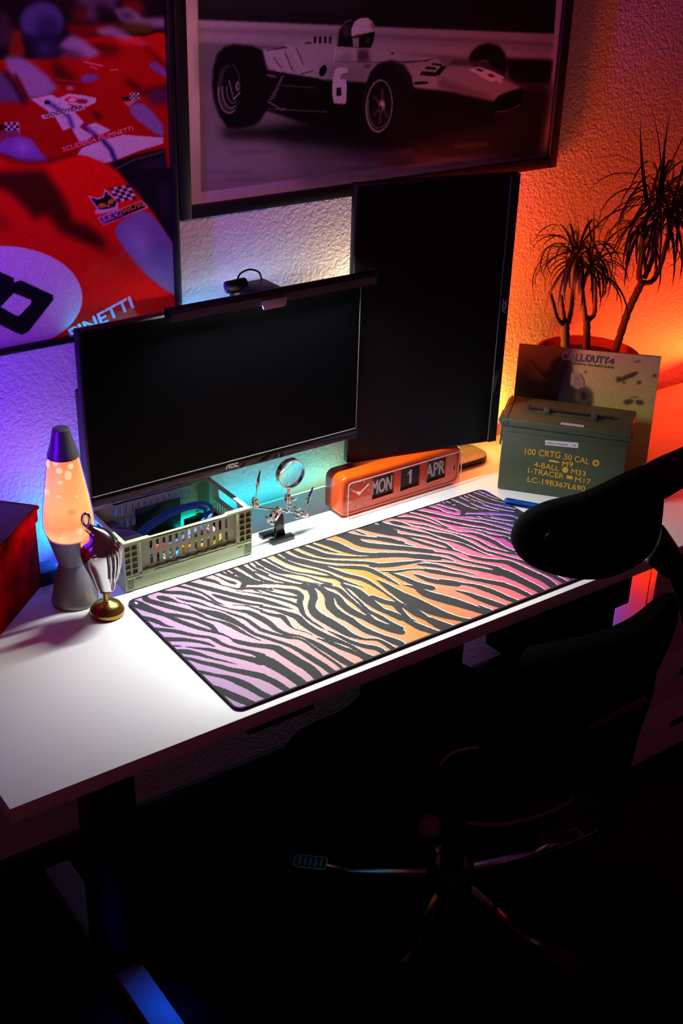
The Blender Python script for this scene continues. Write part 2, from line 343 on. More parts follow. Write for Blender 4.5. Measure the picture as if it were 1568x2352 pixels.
ZS = [  # (tile, repeats in the second half of the cloth, [(x, y, width) in tile units])
 (A0, 1, [(30,195,50),(150,225,110),(300,285,95),(430,330,75),(520,365,60),(620,410,60),(760,465,60),(900,510,50),(1000,535,40),(1100,560,36),(1190,595,20),(1240,625,30),(1300,650,60),(1420,680,62),(1568,700,65)]),
 (A0, 1, [(500,330,20),(640,360,50),(800,395,50),(920,440,60),(1000,475,65),(1060,535,50)]),
 (A0, 1, [(250,115,60),(280,180,80),(420,225,70),(560,265,65),(700,300,60),(830,330,50),(960,390,35),(1100,425,35),(1220,470,55),(1330,530,50),(1440,590,30),(1560,640,14)]),
 (A0, 1, [(412,148,40),(470,165,75),(570,190,45),(640,215,18),(740,235,16),(830,275,40),(930,310,60),(1080,350,95),(1230,410,80),(1360,480,60),(1480,560,50),(1568,590,45)]),
 (A0, 1, [(610,155,12),(700,185,30),(830,210,35),(980,260,20),(1120,300,16),(1250,345,35),(1400,400,40),(1480,460,55),(1568,520,50)]),
 (A0, 1, [(390,75,40),(500,95,45),(680,105,55),(850,145,50),(950,185,35),(1080,240,28),(1200,280,18),(1300,300,30),(1420,320,60),(1568,390,80)]),
 (A0, 1, [(580,20,30),(720,45,35),(880,95,30),(980,150,30),(1060,205,30),(1150,240,12)]),
 (A0, 1, [(660,-25,40),(850,20,60),(1000,60,60),(1120,90,55),(1300,135,60),(1450,165,65),(1568,185,65)]),
 (A0, 1, [(1020,118,20),(1100,150,55),(1250,190,50),(1420,225,35),(1568,245,32)]),
 (A0, 1, [(1240,238,10),(1400,250,18),(1568,300,30)]),
 (A0, 1, [(170,365,30),(300,395,60),(400,430,60),(500,475,35),(590,490,12)]),
 (A0, 1, [(290,495,30),(420,515,50),(600,535,55),(800,580,45),(980,605,40),(1060,640,55),(1150,690,45),(1300,735,45),(1450,770,55),(1568,810,80)]),
 (A0, 1, [(410,608,40),(550,625,60),(700,630,55),(850,650,45),(960,675,40),(1050,710,12)]),
 (A0, 1, [(520,708,20),(600,700,25),(670,705,10)]),
 (A0, 1, [(720,710,12),(850,725,30),(1000,745,50),(1150,785,55),(1300,815,65),(1450,850,80),(1568,880,100)]),
 (A0, 1, [(570,755,40),(720,765,70),(850,790,55),(1000,835,35),(1150,870,25),(1290,905,8)]),
 (A0, 1, [(640,822,30),(780,850,45),(920,890,55),(1080,925,65),(1200,960,65),(1350,990,75),(1568,1040,90)]),
 (A0, 1, [(780,975,35),(920,1000,50),(1050,1030,45),(1200,1060,70),(1350,1120,100),(1450,1170,95),(1568,1240,90)]),
 (A0, 1, [(940,1130,30),(1080,1180,70),(1200,1240,100),(1330,1300,110),(1450,1350,100),(1568,1400,90)]),
 (A0, 1, [(1160,1345,30),(1260,1400,50),(1330,1440,40)]),
 (A3_, 1, [(0,700,65),(150,720,85),(250,775,110),(400,870,120),(550,960,130),(650,1060,120),(700,1100,90)]),
 (A3_, 1, [(0,835,120),(100,890,150),(250,980,130),(400,1080,130),(500,1160,120)]),
 (A3_, 1, [(0,1045,90),(120,1095,90),(230,1160,90),(330,1230,70)]),
 (A3_, 1, [(0,1240,90),(110,1290,80)]),
 (A3_, 1, [(0,590,45),(150,640,45),(300,690,50),(420,750,60),(550,830,80),(680,910,80),(780,980,85),(850,1030,60)]),
 (A3_, 1, [(0,520,48),(130,562,42),(300,605,36),(430,622,34),(520,670,35),(640,760,40),(760,840,40),(880,925,45),(950,1000,40)]),
 (A3_, 1, [(0,390,80),(80,440,80),(180,520,60),(300,570,45),(430,590,28),(490,612,30),(560,645,55),(680,715,80),(800,790,80),(930,870,90),(1060,940,70)]),
 (A3_, 1, [(0,185,65),(150,230,55),(300,270,25),(368,290,8)]),
 (A3_, 1, [(0,260,35),(150,290,40),(280,330,60),(400,375,85),(480,450,90),(600,530,85),(740,600,80),(880,650,60),(1020,710,50),(1150,790,55),(1240,830,60),(1300,850,40)]),
 (A3_, 1, [(0,312,30),(120,350,45),(230,370,60),(290,430,60),(322,475,35),(380,510,16),(470,535,16),(570,575,10)]),
 (A3_, 1, [(620,610,12),(740,650,45),(900,720,60),(1050,780,60),(1160,840,60),(1210,910,50)]),
 (A3_, 1, [(755,530,16),(900,600,45),(1000,650,50),(1150,700,60),(1300,730,70),(1400,790,60),(1440,830,40)]),
 (A3_, 1, [(105,45,12),(250,65,40),(380,90,70),(450,140,80),(430,210,90),(450,280,80),(480,350,55),(560,420,36),(650,475,30),(720,515,10)]),
 (A3_, 1, [(0,65,28),(150,110,34),(300,140,34),(430,160,50)]),
 (A3_, 1, [(0,122,34),(200,170,40),(340,215,42),(430,255,50)]),
 (A3_, 1, [(480,5,50),(555,60,100),(590,150,120),(565,250,110),(620,345,120),(760,430,120),(900,515,110),(1000,575,70),(1150,622,36),(1300,632,36),(1420,690,60),(1500,745,60)]),
 (A3_, 1, [(560,10,50),(680,60,80),(760,150,120),(780,255,130),(880,345,110),(1000,410,95),(1100,480,80),(1220,545,80),(1350,590,60),(1500,650,90),(1568,680,80)]),
 (A3_, 1, [(745,80,30),(850,145,80),(920,240,100),(1030,320,90),(1180,390,80),(1330,460,95),(1480,515,100),(1568,545,80)]),
 (A3_, 1, [(700,15,50),(860,60,60),(980,160,60),(1080,240,50),(1180,330,45),(1300,425,16)]),
 (A3_, 1, [(900,5,30),(1000,110,35),(1100,200,40),(1200,300,48),(1330,370,60),(1450,440,50),(1568,500,60)]),
 (A3_, 1, [(930,15,40),(1060,70,80),(1180,170,115),(1300,260,90),(1430,335,50),(1568,400,50)]),
 (A1_, 1, [(165,425,30),(250,440,50),(370,470,40),(430,503,18),(520,525,16),(600,548,24),(660,540,50),(700,480,90)]),
 (A1_, 1, [(310,380,14),(400,412,20),(480,450,30),(560,478,44),(590,488,30)]),
 (A1_, 1, [(390,345,40),(470,385,36),(560,412,44),(650,440,56),(720,470,80),(800,482,60),(880,485,40)]),
 (A1_, 1, [(470,340,30),(545,385,30),(620,372,30)]),
 (A1_, 1, [(520,315,50),(620,372,66),(700,420,66),(800,460,50),(900,480,36),(1040,495,14)]),
 (A1_, 1, [(625,280,70),(740,350,70),(810,400,50),(900,448,38),(1000,470,30)]),
 (A1_, 1, [(725,255,28),(780,305,36),(860,345,36),(950,385,36)]),
 (A1_, 1, [(775,230,26),(830,278,32),(900,315,30)]),
 (A1_, 1, [(655,562,10),(720,542,36),(850,545,40),(940,545,28),(1000,560,34)]),
 (A1_, 1, [(600,573,10),(740,590,14),(880,612,30)]),
 (A1_, 1, [(760,542,10),(820,565,24),(880,588,14)]),
 (A2_, 1, [(-40,615,50),(60,670,80),(200,740,72),(350,770,30),(500,798,24),(650,850,26),(780,885,36)]),
 (A2_, 1, [(-60,690,22),(60,735,26),(150,775,32),(300,820,34),(450,858,34),(580,880,26),(700,890,8)]),
 (A2_, 1, [(-80,745,26),(60,795,30),(160,835,30),(330,878,30),(480,905,36)]),
 (A2_, 1, [(-80,810,26),(80,860,26),(230,885,30),(400,900,36),(500,935,60)]),
 (A2_, 1, [(40,590,26),(200,680,38),(350,740,28),(520,768,28),(700,800,38),(820,812,48),(950,860,38),(1150,920,10)]),
 (A2_, 1, [(130,545,50),(300,640,50),(450,690,38),(620,730,32),(780,782,36),(920,880,24)]),
 (A2_, 1, [(210,520,56),(350,600,80),(500,640,80),(650,680,66),(800,730,56),(950,785,60),(1130,830,58),(1250,890,50),(1400,990,32),(1568,1110,40)]),
 (A2_, 1, [(310,490,50),(450,560,60),(600,600,42),(800,630,42),(1000,640,48),(1200,650,48),(1320,675,60)]),
 (A2_, 1, [(620,645,12),(850,690,38),(1050,700,56),(1200,720,60),(1350,790,56),(1540,890,24)]),
 (A2_, 1, [(410,455,56),(560,510,80),(700,560,68),(900,580,46),(1100,585,36),(1300,580,36),(1420,572,40)]),
 (A2_, 1, [(520,425,40),(700,490,42),(800,520,28),(885,536,8)]),
 (A2_, 1, [(620,395,70),(780,430,100),(900,480,100),(1040,530,66),(1200,550,46),(1400,552,56)]),
 (A2_, 0, [(870,335,50),(1000,370,90),(1120,430,90),(1270,460,76),(1420,475,60),(1568,490,50)]),
 (A2_, 0, [(900,310,60),(1060,350,60),(1250,372,40),(1400,390,56),(1568,420,60)]),
 (A2_, 0, [(1060,287,20),(1130,318,28),(1190,335,10)]),
 (A2_, 0, [(1120,250,50),(1280,290,50),(1420,325,32),(1568,345,36)]),
 (A2_, 0, [(1230,215,46),(1360,250,60),(1500,290,50)]),
 (A2_, 0, [(1310,840,12),(1420,900,40),(1568,985,56)]),
 (A4_, 0, [(-20,575,60),(150,592,60),(350,610,58),(560,635,54)]),
 (A4_, 0, [(-20,685,50),(120,672,60),(300,672,60),(450,690,55),(640,705,50)]),
 (A4_, 0, [(-20,775,50),(130,772,60),(280,755,50),(400,742,30),(490,740,8)]),
 (A4_, 0, [(50,830,10),(200,838,30),(330,820,24),(460,815,24),(560,840,30),(750,870,36),(900,890,40)]),
 (A4_, 0, [(20,920,12),(130,1000,50),(230,1075,60),(340,1160,60),(480,1275,60),(620,1370,70),(740,1430,60)]),
 (A4_, 0, [(160,850,25),(300,910,60),(420,960,60),(560,1000,70)]),
 (A4_, 0, [(390,860,12),(450,885,40),(560,925,55),(700,950,58),(820,965,58)]),
 (A4_, 0, [(290,970,14),(420,1000,50),(520,1060,90),(680,1110,100),(820,1150,96),(960,1195,84),(1100,1240,70),(1220,1268,50)]),
 (A4_, 0, [(210,1030,40),(330,1090,80),(450,1160,120),(560,1220,120),(700,1272,84),(850,1312,54),(1000,1335,50),(1090,1345,40)]),
 (A4_, 0, [(230,1150,50),(330,1205,60),(430,1270,60),(560,1320,64),(700,1370,64),(820,1410,56)]),
 (A4_, 0, [(-20,1090,50),(100,1140,60),(200,1165,70),(280,1250,60),(350,1305,30),(430,1335,8)]),
 (A4_, 0, [(40,1205,36),(200,1260,50),(330,1330,60),(470,1400,80),(620,1450,60)]),
]
RESM = .0016; NX = int(MW/RESM)+1; NY = int(MD/RESM)+1
gx = np.linspace(.003, MW-.003, NX); gy = np.linspace(.003, MD-.003, NY); G = np.full((NY, NX), .02)
def add_stripe(P):   # P: list of (x, y, halfwidth) in metres
    for a, b in zip(P[:-1], P[1:]):
        wmx = max(a[2], b[2])+.009
        i0 = np.searchsorted(gx, min(a[0], b[0])-wmx); i1 = np.searchsorted(gx, max(a[0], b[0])+wmx)
        j0 = np.searchsorted(gy, min(a[1], b[1])-wmx); j1 = np.searchsorted(gy, max(a[1], b[1])+wmx)
        if i1 <= i0 or j1 <= j0: continue
        X, Y = np.meshgrid(gx[i0:i1], gy[j0:j1]); d = b[:2]-a[:2]; L = max(d@d, 1e-12)
        t = np.clip(((X-a[0])*d[0]+(Y-a[1])*d[1])/L, 0, 1); D = np.hypot(X-a[0]-t*d[0], Y-a[1]-t*d[1])-(a[2]+(b[2]-a[2])*t)
        G[j0:j1, i0:i1] = np.minimum(G[j0:j1, i0:i1], D)
for (ox, oy, sc), rep, P in ZS:
    Q = []
    for k, (x, y, wd) in enumerate(P):
        a = np.array(P[max(k-1, 0)][:2], float); b = np.array(P[min(k+1, len(P)-1)][:2], float); t = (b-a)/np.hypot(*(b-a)); n = np.array((-t[1], t[0]))
        c = at(ox+x/sc, oy+y/sc, z=.0045); c2 = at(ox+(x+n[0]*wd/2)/sc, oy+(y+n[1]*wd/2)/sc, z=.0045); c3 = at(ox+(x+t[0])/sc, oy+(y+t[1])/sc, z=.0045)
        tm = (c3-c)[:2]; tm /= np.hypot(*tm); dv = (c2-c)[:2]; hw = abs(dv[0]*tm[1]-dv[1]*tm[0])*.80
        Q.append((c[0], c[1], hw))
    Q = [np.array(q) for q in spline(Q, 5)]
    add_stripe(Q)
    if rep:
        R_ = [q+np.array((.551, .003, 0)) for q in Q]
        if min(q[0] for q in R_) < MW: add_stripe(R_)
Y, X = np.mgrid[0:NY, 0:NX]
gd = np.gradient(G)
def shifted(dx, dy):
    fx = np.clip(X+dx/RESM, 0, NX-1.001); fy = np.clip(Y+dy/RESM, 0, NY-1.001); i = fx.astype(int); j = fy.astype(int); a = fx-i; b = fy-j
    return (G[j, i]*(1-a)+G[j, i+1]*a)*(1-b)+(G[j+1, i]*(1-a)+G[j+1, i+1]*a)*b
G2 = shifted(-.0017, -.0009)
me = bpy.data.meshes.new('printed_surface'); N = NX*NY; XX, YY = np.meshgrid(gx, gy)
me.vertices.add(N); me.vertices.foreach_set('co', np.stack([XX.ravel(), YY.ravel(), np.full(N, .0038)], 1).astype(np.float32).ravel())
i = (np.arange(NY-1)[:, None]*NX+np.arange(NX-1)[None]).ravel()
cxm = XX.ravel()[i]; cym = YY.ravel()[i]; rr = .015   # drop the cells outside the rounded corners
keep = ~((np.minimum(cxm, MW-cxm) < rr) & (np.minimum(cym, MD-cym) < rr) & (np.hypot(rr-np.minimum(cxm, MW-cxm), rr-np.minimum(cym, MD-cym)) > rr-.001)); i = i[keep]
q = np.stack([i, i+1, i+NX+1, i+NX], 1).astype(np.int32); F = len(q); me.loops.add(F*4); me.loops.foreach_set('vertex_index', q.ravel())
me.polygons.add(F); me.polygons.foreach_set('loop_start', np.arange(0, F*4, 4, dtype=np.int32)); me.update(calc_edges=True)
for nm, arr in (('stripe', G), ('edge', G2)):
    a_ = me.attributes.new(nm, 'FLOAT', 'POINT'); a_.data.foreach_set('value', arr.astype(np.float32).ravel())
zm = mat('zebra_cloth', (40, 42, 42), .8, spec=.2); nt = zm.node_tree; L = nt.links.new; bs = nt.nodes['Principled BSDF']
tc = nt.nodes.new('ShaderNodeTexCoord'); sp = nt.nodes.new('ShaderNodeSeparateXYZ'); L(tc.outputs['Object'], sp.inputs[0])
mp = nt.nodes.new('ShaderNodeMapRange'); mp.inputs['From Max'].default_value = MW; L(sp.outputs['X'], mp.inputs['Value'])
rp = nt.nodes.new('ShaderNodeValToRGB'); L(mp.outputs[0], rp.inputs[0]); cr = rp.color_ramp
stops = [(0, (174, 138, 180)), (.14, (188, 148, 160)), (.26, (192, 146, 136)), (.40, (200, 134, 88)), (.50, (198, 116, 48)), (.62, (210, 118, 92)), (.76, (224, 96, 118)), (.84, (190, 76, 140)), (.90, (130, 66, 160)), (1, (44, 56, 180))]
while len(cr.elements) < len(stops): cr.elements.new(.5)
for e, (p_, c_) in zip(cr.elements, stops): e.position = p_; e.color = lin(c_)+(1,)
nz = nt.nodes.new('ShaderNodeTexNoise'); nz.inputs['Scale'].default_value = 420; nz.inputs['Detail'].default_value = 2; L(tc.outputs['Object'], nz.inputs['Vector'])
def thr(attr, off=0.):
    a = nt.nodes.new('ShaderNodeAttribute'); a.attribute_name = attr
    m1 = nt.nodes.new('ShaderNodeMath'); m1.operation = 'MULTIPLY_ADD'; m1.inputs[1].default_value = .0042; m1.inputs[2].default_value = -.0021+off; L(nz.outputs['Fac'], m1.inputs[0])
    m2 = nt.nodes.new('ShaderNodeMath'); m2.operation = 'ADD'; L(a.outputs['Fac'], m2.inputs[0]); L(m1.outputs[0], m2.inputs[1])
    m3 = nt.nodes.new('ShaderNodeMapRange'); m3.inputs['From Min'].default_value = -.00025; m3.inputs['From Max'].default_value = .00025; L(m2.outputs[0], m3.inputs['Value'])
    return m3.outputs[0]
mxw = nt.nodes.new('ShaderNodeMix'); mxw.data_type = 'RGBA'; mxw.inputs['A'].default_value = lin((236, 230, 236))+(1,); L(rp.outputs[0], mxw.inputs['B']); L(thr('edge'), mxw.inputs['Factor'])
mxp = nt.nodes.new('ShaderNodeMapRange'); mxp.inputs['From Min'].default_value = .22*MW; mxp.inputs['From Max'].default_value = .42*MW; L(sp.outputs['X'], mxp.inputs['Value'])
mxq = nt.nodes.new('ShaderNodeMix'); mxq.data_type = 'RGBA'; L(mxp.outputs[0], mxq.inputs['Factor']); L(rp.outputs[0], mxq.inputs['A']); L(mxw.outputs['Result'], mxq.inputs['B'])
# woven speckle in the black
vz = nt.nodes.new('ShaderNodeTexVoronoi'); vz.inputs['Scale'].default_value = 520; L(tc.outputs['Object'], vz.inputs['Vector'])
vr = nt.nodes.new('ShaderNodeMapRange'); vr.inputs['From Min'].default_value = .0; vr.inputs['From Max'].default_value = .35; vr.inputs['To Min'].default_value = .16; vr.inputs['To Max'].default_value = 0; L(vz.outputs['Distance'], vr.inputs['Value'])
mk = nt.nodes.new('ShaderNodeMix'); mk.data_type = 'RGBA'; mk.inputs['A'].default_value = lin((44, 46, 46))+(1,); L(rp.outputs[0], mk.inputs['B']); L(vr.outputs[0], mk.inputs['Factor'])
mf = nt.nodes.new('ShaderNodeMix'); mf.data_type = 'RGBA'; L(thr('stripe'), mf.inputs['Factor']); L(mk.outputs['Result'], mf.inputs['A']); L(mxq.outputs['Result'], mf.inputs['B']); L(mf.outputs['Result'], bs.inputs['Base Color'])
me.materials.append(zm); o = bpy.data.objects.new('printed_surface', me); C.objects.link(o); adopt(o, dm)
MB().box(.012, .016, MD-.020, MD-.012, .0038, .0042).build('logo_tag', mat('tag_white', (230, 230, 230), .6), dm)

# ================================================================ MONITORS
SCR = mat('matte_screen', (2, 2, 3), .36, spec=.08)
BEZ = mat('glossy_bezel', (8, 8, 9), .12, spec=.6)
LINE = mat('bezel_line', (170, 168, 165), .35, .6)
def monitor(name, label, loc, rz, W, H, chin, chin_side, logo=True):
    T = TR(loc, rz); r = thing(name, label, 'monitor', (T @ Vector((W/2, .01, 0)))[:], rz)
    MB().box(0, W, .0015, .020, 0, H).build('housing', BLACKP, r, T, bevel=.002)
    b = .0045
    if chin_side == 'bottom':
        MB().box(b, W-b, 0, .0016, chin, H-b).build('screen', SCR, r, T); MB().box(0, W, -.0012, .0015, 0, chin-.0022).build('chin', BEZ, r, T, bevel=.0005)
        MB().box(.004, W-.004, -.0012, .0012, chin-.0020, chin-.0008).build('chin_glint', LINE, r, T)  # pale strip draws the light bar's reflection along the chin
        MB().box(W-b+.001, W-b+.0016, -.0002, .0015, chin, H-b).build('edge_line', LINE, r, T)
    else:
        MB().box(b, W-chin, 0, .0016, b, H-b).build('screen', SCR, r, T); MB().box(W-chin+.0022, W, -.0012, .0015, 0, H).build('chin', BEZ, r, T, bevel=.0005)
        MB().box(W-chin+.0008, W-chin+.0018, -.0012, .0012, .004, H-.004).build('chin_glint', LINE, r, T)
    return r, T
m1, T1 = monitor('monitor', 'wide black monitor with a light bar clipped on its top edge', (-.0199, .48, .1698), 0, .602, .340, .022, 'bottom')
MB().prism([(-.012+.02, .04), (.575, .04), (.590, .07), (.590, .19), (.575, .215), (.008+.0, .215), (-.001+.01, .19), (.009, .07)], .020, .058, 'y').build('rear_housing', BLACKP, m1, T1, bevel=.006)
MB().box(.24, .36, .058, .142, .11, .20).build('wall_arm', BLACKM, m1, T1, bevel=.004)
lg = mat('logo_silver', (205, 200, 200), .35, .5)
def logo(par, P, X, Yv, h):
    """maker's three letters, the first one a barless A"""
    P = Vector(P); X = Vector(X); Yv = Vector(Yv); n = X.cross(Yv); b = MB(); s = h*.24
    def seg(pts):
        for (a, c) in zip(pts[:-1], pts[1:]):
            a = Vector(a); c = Vector(c); d = (c-a).normalized()*s*.35; pn = Vector((-d.y, d.x)).normalized()*s/2; a -= d; c += d
            q = [a-pn, c-pn, c+pn, a+pn]; v = [P+X*u.x+Yv*u.y+n*z for z in (.0002, .0007) for u in q]; b.hexa(v)
    seg([(0, .1*h), (.55*h, .9*h), (.85*h, .9*h), (.85*h, .1*h)])
    seg([(1.25*h, .1*h), (1.25*h, .9*h), (2.0*h, .9*h), (2.0*h, .1*h), (1.25*h, .1*h)])
    seg([(3.1*h, .9*h), (2.4*h, .9*h), (2.4*h, .1*h), (3.1*h, .1*h)])
    b.build('logo_lettering', lg, par)
p = at(519, 1089, y=.479); logo(m1, (p[0], .4787, .1698+.006), (1, 0, 0), (0, 0, 1), .0085)
SCR = mat('matte_screen_upright', (2, 2, 3), .42, spec=.3)
m2, T2 = monitor('monitor', 'tall black monitor turned upright behind the orange flip clock', (.5812, .5105, .0955), -.2253, .3600, .5910, .022, 'right')
MB().box(.09, .27, .020, .045, .17, .42).build('rear_housing', BLACKP, m2, T2, bevel=.008)
R2 = T2.to_3x3(); pl = T2 @ Vector((.360-.006, -.0012, .30)); logo(m2, pl, R2 @ Vector((0, 0, 1)), R2 @ Vector((-1, 0, 0)), .0095)
MB().prism(rrect(.868, 1.0, .505, .597, .035, 8), .0002, .014).build('stand_base', BLACKP, m2, bevel=.003)
MB().tube([(.905, .560, .012), (.905, .560, .41)], .016, 16).build('stand_pole', BLACKM, m2)
MB().tube([(.905, .560, .40), (.85, .555, .40), T2 @ Vector((.18, .045, .30))], .012, 12).build('stand_arm', BLACKM, m2)
# ---- light bar + webcam
lb = thing('monitor_light_bar', 'slim black light bar clipped along the top of the wide monitor', 'lamp', (.354, .45, .51))
bx0, bx1 = .1295, .578
MB().tube([(bx0, .438, .5285), (bx1, .438, .5285)], .0095, 20).build('bar_body', mat('bar_black', (22, 21, 21), .45), lb, bevel=.001)
MB().box(bx0+.002, bx1-.002, .4272, .4290, .5138, .529).build('glare_lip', mat('bar_brown', (60, 54, 50), .5), lb)  # added lip that keeps the bar's lamp out of view
for xe in (bx0, bx1-.002): MB().box(xe, xe+.002, .4272, .4480, .5134, .5375).build('spill_cap', BLACKP, lb)  # added caps that block side spill onto the upright monitor
MB().box(bx0+.01, bx1-.01, .433, .439, .5184, .5195).build('diffuser', mat('bar_diffuser', (240, 238, 230), .5, emit=(255, 250, 238), estr=3.0), lb)
MB().prism([(.318, .5085), (.320, .5055), (.364, .5055), (.368, .5095), (.371, .523), (.315, .523)], .4232, .4268, 'y').build('clip_plate', mat('clip_grey', (150, 140, 130), .5), lb, bevel=.0015)
MB().box(.312, .376, .440, .514, .5165, .534).build('counterweight', BLACKP, lb, bevel=.004)
wc = thing('webcam', 'small round webcam with a looped cable behind the light bar', 'webcam', (.335, .500, .51))
MB().tube([(.288, .505, .531), (.330, .505, .5325)], .0115, 20).build('camera_body', BLACKP, wc, bevel=.002)
MB().ball((.2885, .505, .531), (.003, .008, .008)).build('lens', mat('lens_violet', (70, 20, 120), .1, coat=1), wc)
MB().box(.30, .325, .495, .515, .5102, .522).build('webcam_foot', BLACKP, wc, bevel=.002)
MB().tube(spline([(.315, .512, .536), (.325, .515, .549), (.345, .515, .554), (.365, .515, .546), (.372, .516, .530), (.372, .518, .515)]), .0018, 8).build('cable', BLACKP, wc)
# ================================================================ FRAMED POSTERS
FRM = mat('black_frame', (10, 9, 10), .45)
PANE = thin_glass('poster_glazing', rough=.12, refl=.004, fres=.25)
def frame(r, x0, x1, z0, z1, wd, y=.598, yb=.6225):
    for nm, b in (('frame_side', (x0, x0+wd, z0, z1)), ('frame_side', (x1-wd, x1, z0, z1)), ('frame_side', (x0+wd, x1-wd, z0, z0+wd)), ('frame_side', (x0+wd, x1-wd, z1-wd, z1))):
        MB().box(b[0], b[1], y, yb, b[2], b[3]).build(nm, FRM, r, bevel=.001)
    MB().box(x0+wd*.5, x1-wd*.5, .612, .620, z0+wd*.5, z1-wd*.5).build('backing', FRM, r)
    MB().add([(x0+wd*.9, .604, z0+wd*.9), (x1-wd*.9, .604, z0+wd*.9), (x1-wd*.9, .604, z1-wd*.9), (x0+wd*.9, .604, z1-wd*.9)], [(0, 1, 2, 3)]).build('pane', PANE, r, smooth=False)
PY = .609
onp = lambda px, py: (lambda p: (p[0], p[2]))(at(px, py, y=PY))
PM = print_mat('print_paper', .6); PM.node_tree.nodes['Principled BSDF'].inputs['Specular IOR Level'].default_value = .08
# ---- black and white race car picture
p2 = thing('framed_picture', 'black framed monochrome photo of a racing car numbered 6, white border', 'picture', (.725, .61, .639))
X0, X1, Z0 = .2495, 1.2010, .6385
frame(p2, X0, X1, Z0, 1.36, .0235)
a = Art(X0+.012, X1-.012, Z0+.012, 1.345, .0016, (205, 200, 205), onp)
def c3(*q): return [(380+x/3.0154, y/3.0154) for x, y in q]
def c4(*q): return [(800+x/3.0154, y/3.0154) for x, y in q]
def g(v): return (v, v, v)
a.poly([(448, -285), (1302, -360), (1234, 337), (462, 441)], g(120))
a.poly([(448, -285), (1302, -360), (1272, 78), (455, 46)], g(26))
a.poly([(455, -60), (900, -60), (800, 30), (455, 20)], g(52), .6, 12)
a.poly([(455, 46), (1272, 78), (1262, 140), (455, 97)], g(165), 1, 1)
a.line([(455, 68), (780, 78), (1270, 103)], 6, g(100), 1, 2); a.line([(455, 78), (780, 88), (1270, 116)], 4, g(120), .8, 2)
a.poly([(455, 97), (700, 105), (720, 200), (455, 200)], g(105), .8, 6)
a.poly([(1160, 134), (1270, 137), (1263, 196), (1170, 192)], g(22), 1, 2); a.line([(1185, 192), (1262, 195)], 2, g(110))
a.poly([(850, 250), (1262, 196), (1240, 360), (700, 420), (620, 300)], g(40), .9, 10)
a.poly([(1000, 200), (1270, 197), (1240, 345), (900, 345)], g(34), .9, 8)
a.poly([(462, 330), (700, 330), (900, 380), (880, 420), (462, 445)], g(150), .7, 14)
for i in range(46):
    xx = random.uniform(465, 1100); yy = random.uniform(290, 420); a.line([(xx, yy), (xx+random.uniform(40, 120), yy-random.uniform(-4, 10))], random.uniform(2, 5), g(random.choice((60, 80, 150, 170))), .35, 2)
a.poly([(500, 296), (620, 290), (850, 262), (1130, 262), (1150, 285), (900, 345), (640, 322), (520, 318)], g(18), .9, 5)
a.line([(616, 279), (760, 290)], 2, g(110), .7, 1)
# far wheel
a.poly(c4((830, 410), (850, 360), (900, 315), (970, 298), (1040, 315), (1085, 370), (1100, 470), (1080, 530), (900, 500)), g(20), 1, 1)
a.ell(*c4((935, 440))[0], 12, 9, g(90)); a.ell(*c4((940, 445))[0], 8, 6, g(20))
# body
a.poly([(600, 118), (640, 116), (660, 103), (716, 101), (772, 104), (778, 110), (800, 112), (862, 112), (900, 118), (950, 127), (1000, 132), (1020, 150), (1060, 215), (1000, 205), (948, 205), (935, 175), (890, 150), (855, 160), (840, 190), (750, 184), (700, 178), (650, 165), (618, 160)], g(168), 1, 1)
a.poly([(745, 150), (840, 145), (845, 200), (750, 186)], g(120), .7, 6); a.poly([(900, 130), (1000, 137), (1000, 155), (930, 160)], g(150), .6, 4)
a.line([(770, 141), (860, 143), (985, 140)], 2, g(60)); a.line([(772, 105), (766, 142)], 2, g(210))
a.poly([(600, 160), (650, 170), (745, 184), (842, 190), (835, 250), (850, 305), (750, 300), (600, 250)], g(16), 1, 1)
a.poly([(940, 200), (1000, 208), (1060, 214), (1135, 232), (1135, 268), (1010, 276), (940, 290)], g(18), 1, 1)
a.line([(646, 196), (724, 202)], 2, g(90)); a.line([(616, 250), (750, 257)], 2, g(120), .8)
# nose
a.poly([(1003, 172), (1035, 150), (1100, 154), (1150, 172), (1198, 201), (1160, 212), (1134, 232), (1060, 216), (1005, 196)], g(150), 1, 1)
a.poly([(1010, 180), (1130, 222), (1135, 232), (1060, 217), (1005, 200)], g(90), .7, 3); a.poly([(1040, 137), (1110, 140), (1200, 195), (1198, 202), (1140, 172), (1100, 152), (1030, 150)], g(70), .8, 1)
a.poly([(1134, 232), (1145, 219), (1198, 203), (1203, 215), (1199, 235), (1180, 250), (1150, 258), (1132, 262), (1128, 245)], g(10)); a.line([(1136, 257), (1165, 255), (1195, 240)], 2, g(120), .8)
a.poly(c4((830, 480), (905, 462), (1000, 495), (1080, 535), (1060, 548), (1065, 575), (1035, 572), (1030, 560), (985, 567), (900, 520)), g(215))
a.poly(c4((870, 478), (905, 472), (945, 490), (915, 497)), g(60)); a.poly(c4((955, 515), (990, 512), (1020, 530), (985, 535)), g(60))
for P in (((492, 520), (510, 492), (610, 502), (607, 530)), ((525, 478), (545, 460), (610, 468), (605, 485)), ((570, 448), (590, 436), (650, 445), (640, 458)), ((455, 590), (460, 565), (550, 563), (550, 580)), ((600, 500), (650, 452), (680, 460), (620, 530))): a.poly(c4(*P), g(16))
a.line(c4((560, 570), (582, 580), (590, 620)), 2, g(150)); a.line(c4((380, 435), (500, 425), (590, 405)), 2, g(70)); a.ell(*c4((305, 370))[0], 3.5, 3, g(60))
